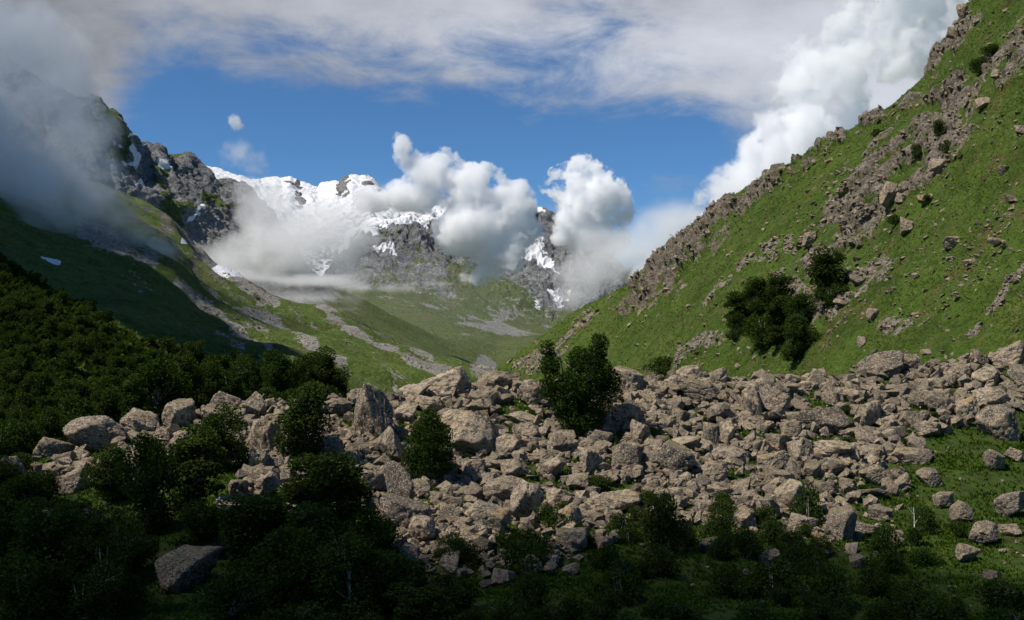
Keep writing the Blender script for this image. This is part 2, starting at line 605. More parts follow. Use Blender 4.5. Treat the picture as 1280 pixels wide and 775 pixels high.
green_patch = sstep(fbm(near.V * np.array([.16, .16, .3]), 3, seed=21), -.07, .06)
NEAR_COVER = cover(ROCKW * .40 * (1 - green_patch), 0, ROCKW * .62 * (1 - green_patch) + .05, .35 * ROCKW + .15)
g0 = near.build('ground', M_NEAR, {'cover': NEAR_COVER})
tag(g0, 'grassy slope under the boulders, falling towards the viewer', 'ground', kind='structure')

# right hillside
HTOE = [(560, 500, 980), (620, 488, 880), (700, 492, 560), (800, 496, 380), (900, 492, 285), (1040, 486, 215), (1130, 476, 186), (1280, 452, 166), (1700, 420, 158)]
HCREST = [(560, 492, 1000), (600, 474, 960), (620, 463, 930), (660, 432, 880), (700, 400, 830), (735, 380, 780), (762, 368, 745), (790, 348, 705), (840, 306, 640), (870, 280, 590), (905, 254, 540), (950, 226, 480),
          (1000, 195, 430), (1050, 168, 400), (1100, 138, 380), (1140, 108, 362), (1170, 80, 350), (1192, 45, 342), (1205, 18, 338), (1222, -12, 334), (1300, -130, 325), (1500, -380, 310), (1700, -560, 300)]


def lerp_row(a, b, t, s, n=60, u0=560, u1=1700, bulge=0):
    U = np.linspace(u0, u1, n)
    a = np.array(a); b = np.array(b)
    pa, Ya = np.interp(U, a[:, 0], a[:, 1]), np.interp(U, a[:, 0], a[:, 2])
    pb, Yb = np.interp(U, b[:, 0], b[:, 1]), np.interp(U, b[:, 0], b[:, 2])
    return list(zip(U, pa + (pb - pa) * t, Ya + (Yb - Ya) * s + bulge))


hill = Loft([HTOE, lerp_row(HTOE, HCREST, .3, .16), lerp_row(HTOE, HCREST, .62, .44), lerp_row(HTOE, HCREST, .86, .76), HCREST], 980, 640, 560, 1960,
            back=[(60, -4), (200, -40), (420, -190)], vweights=[1.1, 1.2, 1, .7, .25, .2, .2], smooth_u=14)
V0 = hill.V.copy()
px, py = hill.PX, hill.PY
wob = fbm(V0 * .03, 4, seed=31) * 26
wob2 = fbm(V0 * .11, 4, .6, seed=37) * 16
hx, hy = px + wob + wob2, py + fbm(V0 * .03, 4, seed=32) * 22 - wob2 * .6
# bands of outcrop: the long crag from the top right down to the clump of trees, the crag on the left shoulder, smaller ones
def band(pts, w, soft):
    d_, t_ = seg_dist(hx, hy, [p[:2] for p in pts])
    ww = np.interp(t_, np.linspace(0, 1, len(w)), w)
    return 1 - sstep(d_ / ww, 1 - soft, 1 + soft)
crag = np.maximum.reduce([
    band([(1290, 60), (1230, 95), (1180, 165), (1120, 215), (1070, 265), (1015, 318)], [26, 34, 36, 40, 36, 22], .6),
    band([(1210, 10), (1190, 40), (1165, 85)], [12, 12, 9], .4),
    band([(1150, 115), (1105, 145), (1085, 155)], [6, 7, 5], .5),
    band([(915, 262), (880, 300), (830, 350), (785, 382)], [11, 25, 26, 12], .4),
    band([(1060, 172), (960, 238), (925, 264)], [5, 8, 9], .6),
    band([(1175, 118), (1130, 170), (1090, 205)], [14, 18, 12], .5),
])
crag = crag * sstep(fbm(V0 * np.array([.045, .045, .07]), 4, .6, seed=33) + .10 * crag, .03, .15)
streaks = np.maximum.reduce([
    band([(985, 300), (925, 335)], [7, 6], .6), band([(910, 352), (880, 378)], [5, 4], .6),
    band([(745, 395), (700, 430), (655, 462)], [5, 6, 8], .8), band([(1100, 330), (1030, 380)], [18, 15], .9),
    band([(905, 420), (850, 455)], [6, 6], .9), band([(1140, 395), (1110, 400)], [14, 12], .9), band([(975, 345), (1010, 370)], [14, 16], .8),
    band([(870, 440), (800, 478)], [9, 5], .9), band([(1280, 330), (1250, 385), (1210, 425)], [3, 4, 3], .8)])
streaks = streaks * sstep(fbm(V0 * .16, 4, .6, seed=38), -.18, .16)
wv = V0 + 5 * np.stack([fbm(V0 * .05, 3, seed=34), fbm(V0 * .05, 3, seed=35), fbm(V0 * .05, 3, seed=36)], -1)
wv = np.stack([wv[..., 0] * .78 + wv[..., 2] * .62, wv[..., 1], -wv[..., 0] * .62 + wv[..., 2] * .78], -1)
c1, c2, rid = worley(wv * np.array([.04, .05, .12]), 5)
b1, b2, bid = worley(wv * np.array([.12, .14, .34]), 8)
blocks = (rid - .3) * 5.5 + (bid - .3) * 2.4 - 2.6 * (1 - sstep(b2 - b1, 0, .14)) - 3.0 * (1 - sstep(c2 - c1, 0, .07))
crest_fade = 1 - sstep(np.abs(hill.v - hill.crest), 0, .6) * 0
broad = fbm(V0 * .012, 4, seed=41) * 7 + fbm(V0 * .05, 4, seed=42) * 1.8
thick = np.clip(V0[..., 1] / 400, .5, 1.5)
hill.push(broad * sstep(hill.v, .1, .8) * .8 + (crag * (blocks + 1.5) + streaks * (bid - .2) * 2.4) * thick + fbm(V0 * .25, 3, seed=43) * .45 + fbm(V0 * np.array([.09, .09, .2]), 4, seed=45) * 1.5, .35)
dryness = sstep(fbm(V0 * .02, 4, seed=44) + .25 * soft_poly(px, py, [(1180, 120), (1290, 100), (1290, 420), (1180, 300), (1080, 330)], 60), .0, .45)
rubble_w = np.clip(crag * .7 + streaks + band([(1210, 130), (1160, 200), (1110, 280), (1060, 340), (1010, 400)], [60, 60, 60, 45, 40], .9) * .3, 0, 1)
HILL_COVER = cover(np.clip(crag * .95, 0, 1), 0, np.clip(streaks * .75 + rubble_w * .25, 0, 1), dryness * .8)
hh = hill.build('hill', M_HILL, {'cover': HILL_COVER})
tag(hh, 'steep green hillside with rocky crags rising at the right', 'hill', kind='structure')

# left valley side
LTOE = [(-500, 760, 130), (-300, 720, 135), (0, 640, 150), (150, 585, 170), (300, 540, 215), (420, 520, 300), (560, 500, 480), (640, 492, 700), (720, 490, 800)]
LCREST = [(-500, -60, 560), (-300, 60, 600), (-100, 150, 640), (0, 190, 680), (60, 216, 710), (130, 240, 740), (180, 262, 770), (215, 284, 800), (228, 298, 812), (240, 312, 820), (270, 335, 835), (300, 354, 850), (330, 372, 865), (345, 378, 875),
          (400, 392, 890), (450, 408, 905), (520, 438, 930), (580, 460, 950), (640, 476, 960), (720, 488, 980)]
left = Loft([LTOE, lerp_row(LTOE, LCREST, .25, .12, u0=-500, u1=720), lerp_row(LTOE, LCREST, .6, .42, u0=-500, u1=720), lerp_row(LTOE, LCREST, .86, .76, u0=-500, u1=720), LCREST],
            760, 420, -900, 700, back=[(60, -12), (200, -90), (500, -260)], vweights=[1, 1.2, 1.1, .7, .25, .2, .2], smooth_u=10)
V0 = left.V.copy()
px, py = left.PX, left.PY
rid1 = fbm(V0 * np.array([.006, .012, .012]), 5, seed=51, ridged=True)
left.push(rid1 * 9 * sstep(left.v, .3, 1.5) + fbm(V0 * .03, 5, seed=52) * 3.5, .5)
# streams of stones run down to the right, along the fall of the slope
def streaks_at(V, px, py, ang, s1, s2, seed):
    c, s = math.cos(ang), math.sin(ang)
    a = px * c + py * s; b = -px * s + py * c
    q = np.stack([a * s1, b * s2, 0 * a], -1)
    return fbm(q, 5, .6, seed)
lst = streaks_at(V0, px, py, math.radians(33), .008, .06, 55)
lit = soft_poly(px, py, [(150, 300), (230, 300), (350, 380), (620, 470), (620, 500), (300, 500), (150, 380)], 30)
sc = sstep(lst + .5 * streaks_at(V0, px, py, math.radians(33), .03, .2, 58), .02, .38) * .85 * lit
for pts, w in ((([(218, 362), (262, 392), (300, 425), (335, 450)]), 5), (([(290, 392), (340, 412), (385, 440), (430, 470)]), 4.5), (([(398, 388), (440, 425), (500, 455), (560, 478)]), 5.5), (([(230, 300), (262, 330), (300, 356), (346, 380)]), 6),
               (([(270, 435), (300, 455)]), 4), (([(105, 300), (150, 325), (185, 340)]), 12)):
    dd, _ = seg_dist(px + wob.mean(), py + fbm(V0 * .02, 3, seed=56) * 8, pts)
    sc = np.maximum(sc, (1 - sstep(dd / w, .4, 1.6)) * .85)
stream = soft_poly(px + 4 * rid1, py, [(588, 470), (596, 446), (612, 440), (626, 452), (640, 472), (630, 480), (590, 480)], 5)
fine_s = streaks_at(V0, px, py, math.radians(31), .04, .5, 59)
sc = np.maximum(sc, sstep(fine_s, .12, .4) * .62 * lit)
sc = np.maximum(sc, stream * .8)
snow_l = np.zeros_like(px)
for pts, w in ((([(50, 337), (72, 345)]), 2.2), (([(225, 308), (262, 334), (300, 352)]), 2.6)):
    dd, _ = seg_dist(px, py, pts); snow_l = np.maximum(snow_l, 1 - sstep(dd / w, .6, 1.3))
sc = np.maximum(sc, 0)
rock_l = sstep(fbm(V0 * .02, 5, seed=57, ridged=True), .35, .6) * sstep(left.v, 2.2, 3.6) * .7
lf = left.build('hill', M_LEFT, {'cover': cover(rock_l, snow_l, sc, .3 + 0 * px)})
tag(lf, 'shadowed valley side at the left with forest at its foot', 'hill', kind='structure')

# the peaks on the left and the side valley behind the shoulder
BCREST = [(-600, -150, 1000), (-400, -60, 1050), (-200, 20, 1100), (-60, 70, 1150), (0, 100, 1180), (50, 112, 1200), (90, 122, 1210), (112, 128, 1220), (121, 129, 1225), (127, 142, 1228), (134, 152, 1230), (139, 146, 1232), (143, 158, 1236), (150, 170, 1240), (160, 184, 1250),
          (175, 196, 1270), (190, 200, 1290), (196, 195, 1295), (203, 206, 1300), (215, 215, 1310), (232, 217, 1330), (245, 224, 1345), (268, 238, 1380), (285, 238, 1390), (300, 246, 1400), (312, 262, 1410), (330, 280, 1420), (350, 302, 1440), (380, 335, 1480), (420, 362, 1520), (455, 376, 1560),
          (500, 400, 1600), (560, 428, 1650), (620, 452, 1700), (700, 470, 1750)]
BTOE = [(-600, 640, 700), (-200, 560, 760), (0, 520, 850), (200, 470, 900), (340, 470, 950), (450, 480, 990), (560, 492, 1040), (640, 494, 1100), (700, 494, 1150)]
B1 = [(-600, 450, 800), (-200, 400, 850), (0, 380, 900), (200, 400, 960), (225, 400, 970), (350, 420, 1010), (450, 440, 1080), (560, 470, 1180), (700, 486, 1250)]
B2 = [(-600, 230, 900), (-200, 230, 950), (0, 240, 1020), (120, 250, 1080), (200, 280, 1140), (235, 295, 1180), (300, 310, 1250), (350, 340, 1260), (400, 370, 1300), (455, 395, 1360), (500, 415, 1400), (560, 445, 1450), (620, 466, 1500), (700, 480, 1600)]
lb = Loft([BTOE, B1, B2, BCREST], 760, 420, -520, 690, back=[(60, -40), (200, -160), (500, -420)], vweights=[.5, 1, 1.3, .3, .2, .2])
V0 = lb.V.copy()
px, py = lb.PX, lb.PY
r1 = fbm(V0 * .006, 6, .55, seed=61, ridged=True)
r2 = fbm(V0 * np.array([.03, .03, .014]), 5, .6, seed=62, ridged=True)
upper = sstep(lb.v, 1.5, 2.3) * (1 - sstep(px, 330, 420))
lb.push((r1 * 22 + r2 * 9) * (.12 + .88 * upper), .3)
rockb = sstep(fbm(V0 * .012, 5, .6, seed=63) + .12 + .25 * soft_poly(px, py, [(0, 60), (150, 140), (190, 190), (160, 260), (0, 320)], 30) + .34 * soft_poly(px, py, [(208, 215), (240, 214), (262, 240), (240, 262), (215, 262)], 10)
              + .25 * soft_poly(px, py, [(275, 235), (320, 260), (320, 295), (280, 290)], 10), .06, .30) * upper
screeb = soft_poly(px + 8 * r1, py + 8 * r2, [(228, 285), (262, 272), (300, 292), (350, 300), (420, 360), (430, 378), (340, 385), (240, 330)], 10)
screeb = np.maximum(screeb, sstep(streaks_at(V0, px, py, math.radians(30), .008, .07, 66), .1, .4) * .7 * sstep(px, 330, 400))
screeb = np.maximum(screeb, soft_poly(px, py, [(588, 470), (596, 446), (612, 440), (626, 452), (640, 472), (630, 480), (590, 480)], 5) * .8)
snowb = np.zeros_like(px)
for pts, w in ((([(155, 195), (163, 205), (166, 213)]), 3.0), (([(150, 208), (166, 214)]), 2.2), (([(168, 196), (174, 198)]), 2), (([(172, 232), (184, 246)]), 3), (([(196, 217), (204, 224)]), 1.8), (([(141, 188), (146, 193)]), 1.2),
               (([(236, 284), (240, 278), (243, 277)]), 2.4), (([(228, 288), (240, 287)]), 1.8), (([(150, 182), (158, 184)]), 1.4), (([(480, 381), (490, 392)]), 3.5)):
    dd, _ = seg_dist(px, py, pts); snowb = np.maximum(snowb, 1 - sstep(dd / w, .6, 1.3))
ob = lb.build('mountain', M_MOUNT, {'cover': cover(rockb, snowb, screeb * (1 - rockb), .3 + 0 * px)})
tag(ob, 'jagged rocky peaks with green flanks at the left of the valley', 'mountain', kind='structure')

# the rocky mountain that closes the valley
DCREST = [(300, 420, 2500), (400, 370, 2450), (430, 345, 2400), (445, 325, 2400), (452, 305, 2380), (470, 292, 2380), (490, 290, 2400), (515, 284, 2450), (540, 272, 2500), (580, 262, 2550), (620, 262, 2600), (640, 252, 2620), (652, 257, 2620), (668, 266, 2620), (680, 268, 2620), (692, 278, 2630),
          (704, 280, 2640), (712, 276, 2640), (722, 292, 2650), (735, 310, 2650), (760, 340, 2650), (800, 362, 2650), (860, 380, 2650), (980, 420, 2600)]
DTOE = [(300, 520, 1650), (500, 500, 1650), (600, 475, 1500), (620, 470, 1450), (700, 470, 1500), (980, 500, 1700)]
D1 = [(300, 470, 1800), (400, 420, 1800), (470, 398, 1800), (560, 425, 1750), (620, 445, 1700), (670, 430, 1750), (720, 420, 1900), (980, 470, 1900)]
D2 = [(300, 440, 1950), (400, 390, 1950), (460, 368, 1950), (520, 372, 1980), (580, 385, 2000), (640, 402, 2050), (690, 412, 2080), (720, 405, 2100), (980, 450, 2100)]
D3 = [(300, 430, 2250), (400, 378, 2250), (460, 340, 2200), (520, 330, 2250), (580, 335, 2300), (640, 345, 2300), (690, 362, 2300), (720, 365, 2350), (980, 430, 2350)]
ld = Loft([DTOE, D1, D2, D3, DCREST], 760, 460, 320, 960, back=[(80, -60), (300, -300), (700, -700)], vweights=[.5, 1, 1.2, 1.8, .3, .2, .1])
V0 = ld.V.copy()
px, py = ld.PX, ld.PY
r1 = fbm(V0 * .0038, 6, .55, seed=71, ridged=True)
r2 = fbm(V0 * np.array([.02, .02, .0045]), 5, .6, seed=72, ridged=True)
upper = sstep(ld.v, 1.9, 2.6)
r3 = fbm(V0 * np.array([.06, .06, .014]), 4, .6, seed=75, ridged=True)
smooth_part = soft_poly(px, py, [(548, 320), (600, 335), (650, 360), (690, 400), (640, 415), (560, 385), (470, 350), (470, 330)], 16)
ld.push((r1 * 48 + (r2 * 15 + r3 * 5) * (1 - .75 * smooth_part)) * upper + r2 * 2 * (1 - upper), .25)
rockd = sstep(fbm(V0 * .009, 6, .62, seed=73) + .30 * soft_poly(px, py, [(640, 250), (730, 270), (745, 330), (715, 400), (690, 395), (650, 330)], 14)
              + .16 + .5 * np.clip(r3, -.3, .4), .02, .30) * upper
rockd *= 1 - .85 * soft_poly(px, py, [(560, 325), (600, 345), (650, 370), (680, 400), (640, 400), (570, 372), (555, 350)], 12)
screed = sstep(fbm(V0 * np.array([.006, .006, .012]), 5, .6, seed=74) + .35 * streaks_at(V0, px, py, math.radians(24), .02, .16, 76) + .22 * soft_poly(px, py, [(470, 375), (560, 372), (690, 410), (640, 420), (560, 410), (500, 400)], 14), .06, .3) * (1 - upper) * .85
snowd = np.zeros_like(px)
for pts, w in ((([(640, 303), (652, 322), (668, 330), (686, 345), (694, 362)]), [3, 5, 6, 4, 3]), (([(652, 296), (668, 297)]), [3, 3]), (([(672, 318), (678, 330)]), [3, 4]), (([(688, 384), (700, 390), (712, 389)]), [3, 5, 2.5]),
               (([(668, 262), (680, 272)]), [2.5, 2.5]), (([(470, 308), (480, 310)]), [3, 3]), (([(493, 335), (498, 340)]), [3, 3]), (([(476, 334), (486, 335)]), [2, 2]), (([(673, 390), (673, 398)]), [2.5, 2.5]),
               (([(500, 300), (520, 290), (535, 296)]), [4, 4, 3])):
    dd, tt = seg_dist(px + r3 * 7 + r1 * 3, py + r2 * 6, pts); ww = np.interp(tt, np.linspace(0, 1, len(w)), w); snowd = np.maximum(snowd, 1 - sstep(dd / ww, .6, 1.3))
snowd = np.maximum(snowd, sstep(streaks_at(V0, px, py, math.radians(62), .02, .22, 77) - .3 * r3, .30, .42) * .8 * rockd * (py < 370))
snowd = np.maximum(snowd, sstep(ld.v, 3.4, 4.0) * sstep(r2, -.05, .35) * .9 * (1 - sstep(px, 560, 620)))
ob = ld.build('mountain', M_MOUNT, {'cover': cover(rockd, snowd, screed, .35 + 0 * px)})
tag(ob, 'grey rocky mountain with snow gullies that closes the valley', 'mountain', kind='structure')

# the snow mountain behind
SCREST = [(100, 300, 4000), (200, 240, 4000), (232, 216, 4000), (246, 207, 4000), (262, 212, 4000), (285, 219, 4000), (300, 224, 4000), (325, 230, 4050), (344, 226, 4100), (352, 228, 4100), (362, 226, 4100), (372, 234, 4100), (385, 236, 4100), (397, 240, 4100), (405, 235, 4100), (417, 231, 4100),
          (425, 231, 4100), (431, 226, 4100), (440, 223, 4100), (450, 227, 4100), (460, 226, 4100), (468, 230, 4100), (476, 238, 4100), (490, 250, 4100), (505, 256, 4100), (530, 262, 4100), (560, 272, 4100), (620, 290, 4100), (760, 330, 4100), (900, 400, 4100)]
ls = Loft([[(100, 440, 2900), (900, 440, 2900)], [(100, 380, 3200), (420, 350, 3200), (900, 420, 3200)], [(100, 330, 3600), (240, 280, 3600), (420, 300, 3600), (600, 330, 3600), (900, 410, 3600)], SCREST], 640, 360, 110, 860,
          back=[(80, -60), (400, -300), (900, -900)], vweights=[.5, 1, 1.6, .3, .2, .1])
V0 = ls.V.copy()
px, py = ls.PX, ls.PY
r1 = fbm(V0 * .0025, 6, .5, seed=81, ridged=True)
r2 = fbm(V0 * np.array([.014, .014, .007]), 5, .55, seed=82, ridged=True)
fade = sstep(ls.v, .2, 1.2) * (1 - .45 * sstep(ls.v, 2.0, 2.6)) * (1 - .8 * sstep(ls.v, 2.75, 3.0) * (ls.v < 3.2))
r3 = fbm(V0 * np.array([.03, .03, .02]), 4, .6, seed=83, ridged=True)
ls.push((r1 * 42 + r2 * 14 + r3 * 9) * fade, .3)
rocks = (soft_poly(px + 9 * r2, py + 7 * r3, [(426, 224), (436, 224), (440, 234), (434, 252), (428, 250), (424, 236)], 5) * sstep(r3, -.25, .15) + soft_poly(px + 6 * r2, py + 8 * r3, [(372, 244), (380, 242), (381, 262), (373, 262)], 4) * sstep(r3, -.25, .2) + soft_poly(px + 5 * r3, py, [(356, 228), (372, 230), (380, 238), (366, 236)], 2) + soft_poly(px + 7 * r3, py + 7 * r2, [(455, 230), (470, 229), (470, 240), (456, 242)], 5) * .7 * sstep(r3, -.2, .2)
         + sstep(r3 + .3 * r2, .45, .7) * .8 * sstep(py, 235, 300))
snows = np.clip(1.0 - rocks * 1.1, 0, 1)
ob = ls.build('mountain', M_SNOW, {'cover': cover(np.clip(rocks, 0, 1) * .9, snows, 0, 0)})
tag(ob, 'snow covered peak far behind the valley head', 'mountain', kind='structure')

# the land under and around it all, out to the horizon
s_ = 40000
base = mesh_from('terrain', [(-s_, -s_, -330), (s_, -s_, -330), (s_, s_, -330), (-s_, s_, -330)], [(0, 1, 2, 3)], M_LEFT)
tag(base, 'low land around the valley reaching to the horizon', 'terrain', kind='structure')

# ------------------------------------------------------------------ boulders
def ico(sub):
    bm = bmesh.new()
    bmesh.ops.create_icosphere(bm, subdivisions=sub, radius=1.0)
    v = np.array([x.co[:] for x in bm.verts]); f = np.array([[x.index for x in p.verts] for p in bm.faces])
    bm.free()
    return v, f


ICO = {s: ico(s) for s in (2, 3, 5)}


def rock_shape(seed, sub, sharp=26, fine=True, slab=0.0):
    """an angular block: a sphere cut by random planes, its edges a little worn"""
    r = np.random.default_rng(seed)
    D, F = ICO[sub]
    n = r.normal(size=(r.integers(9, 17), 3)); n /= np.linalg.norm(n, axis=1, keepdims=True)
    q = Matrix.Rotation(r.uniform(0, 6.28), 3, 'Z') @ Matrix.Rotation(r.uniform(-.35, .35), 3, 'X')
    box = np.array([q @ Vector(c) for c in ((1, 0, 0), (-1, 0, 0), (0, 1, 0), (0, -1, 0), (0, 0, 1), (0, 0, -1))])
    box = box + r.normal(0, .28, box.shape); box /= np.linalg.norm(box, axis=1, keepdims=True)
    sharp = sharp * r.uniform(.8, 1.6)
    N = np.concatenate([n, box]); h = np.concatenate([r.uniform(.55, 1.0, len(n)), r.uniform(.55, .9, 6)])
    h[-2:] *= 1 - slab
    k = np.maximum(D @ N.T, 0) / h
    rad = (k ** sharp).sum(1) ** (-1 / sharp)
    V = D * rad[:, None]
    if fine:
        c1, c2, _ = worley(V * 2.1 + seed, seed)
        V = V * (1 + .08 * fbm(V * 1.5 + seed, 3, seed=seed) - .07 * (1 - sstep(c2 - c1, 0, .13)) + .05 * fbm(V * 5 + seed, 4, .6, seed=seed + 9, ridged=True))[:, None]
    ext = np.abs(V).max(0)
    return V / ext, F


BOULDER_MESH = []
for s in range(22):
    v_, f_ = rock_shape(100 + s, 5, sharp=64, slab=.35 if s % 3 == 1 else 0)
    o_ = mesh_from('boulder', v_, f_, M_ROCK, True, link=False)
    BOULDER_MESH.append(o_.data); bpy.data.objects.remove(o_)

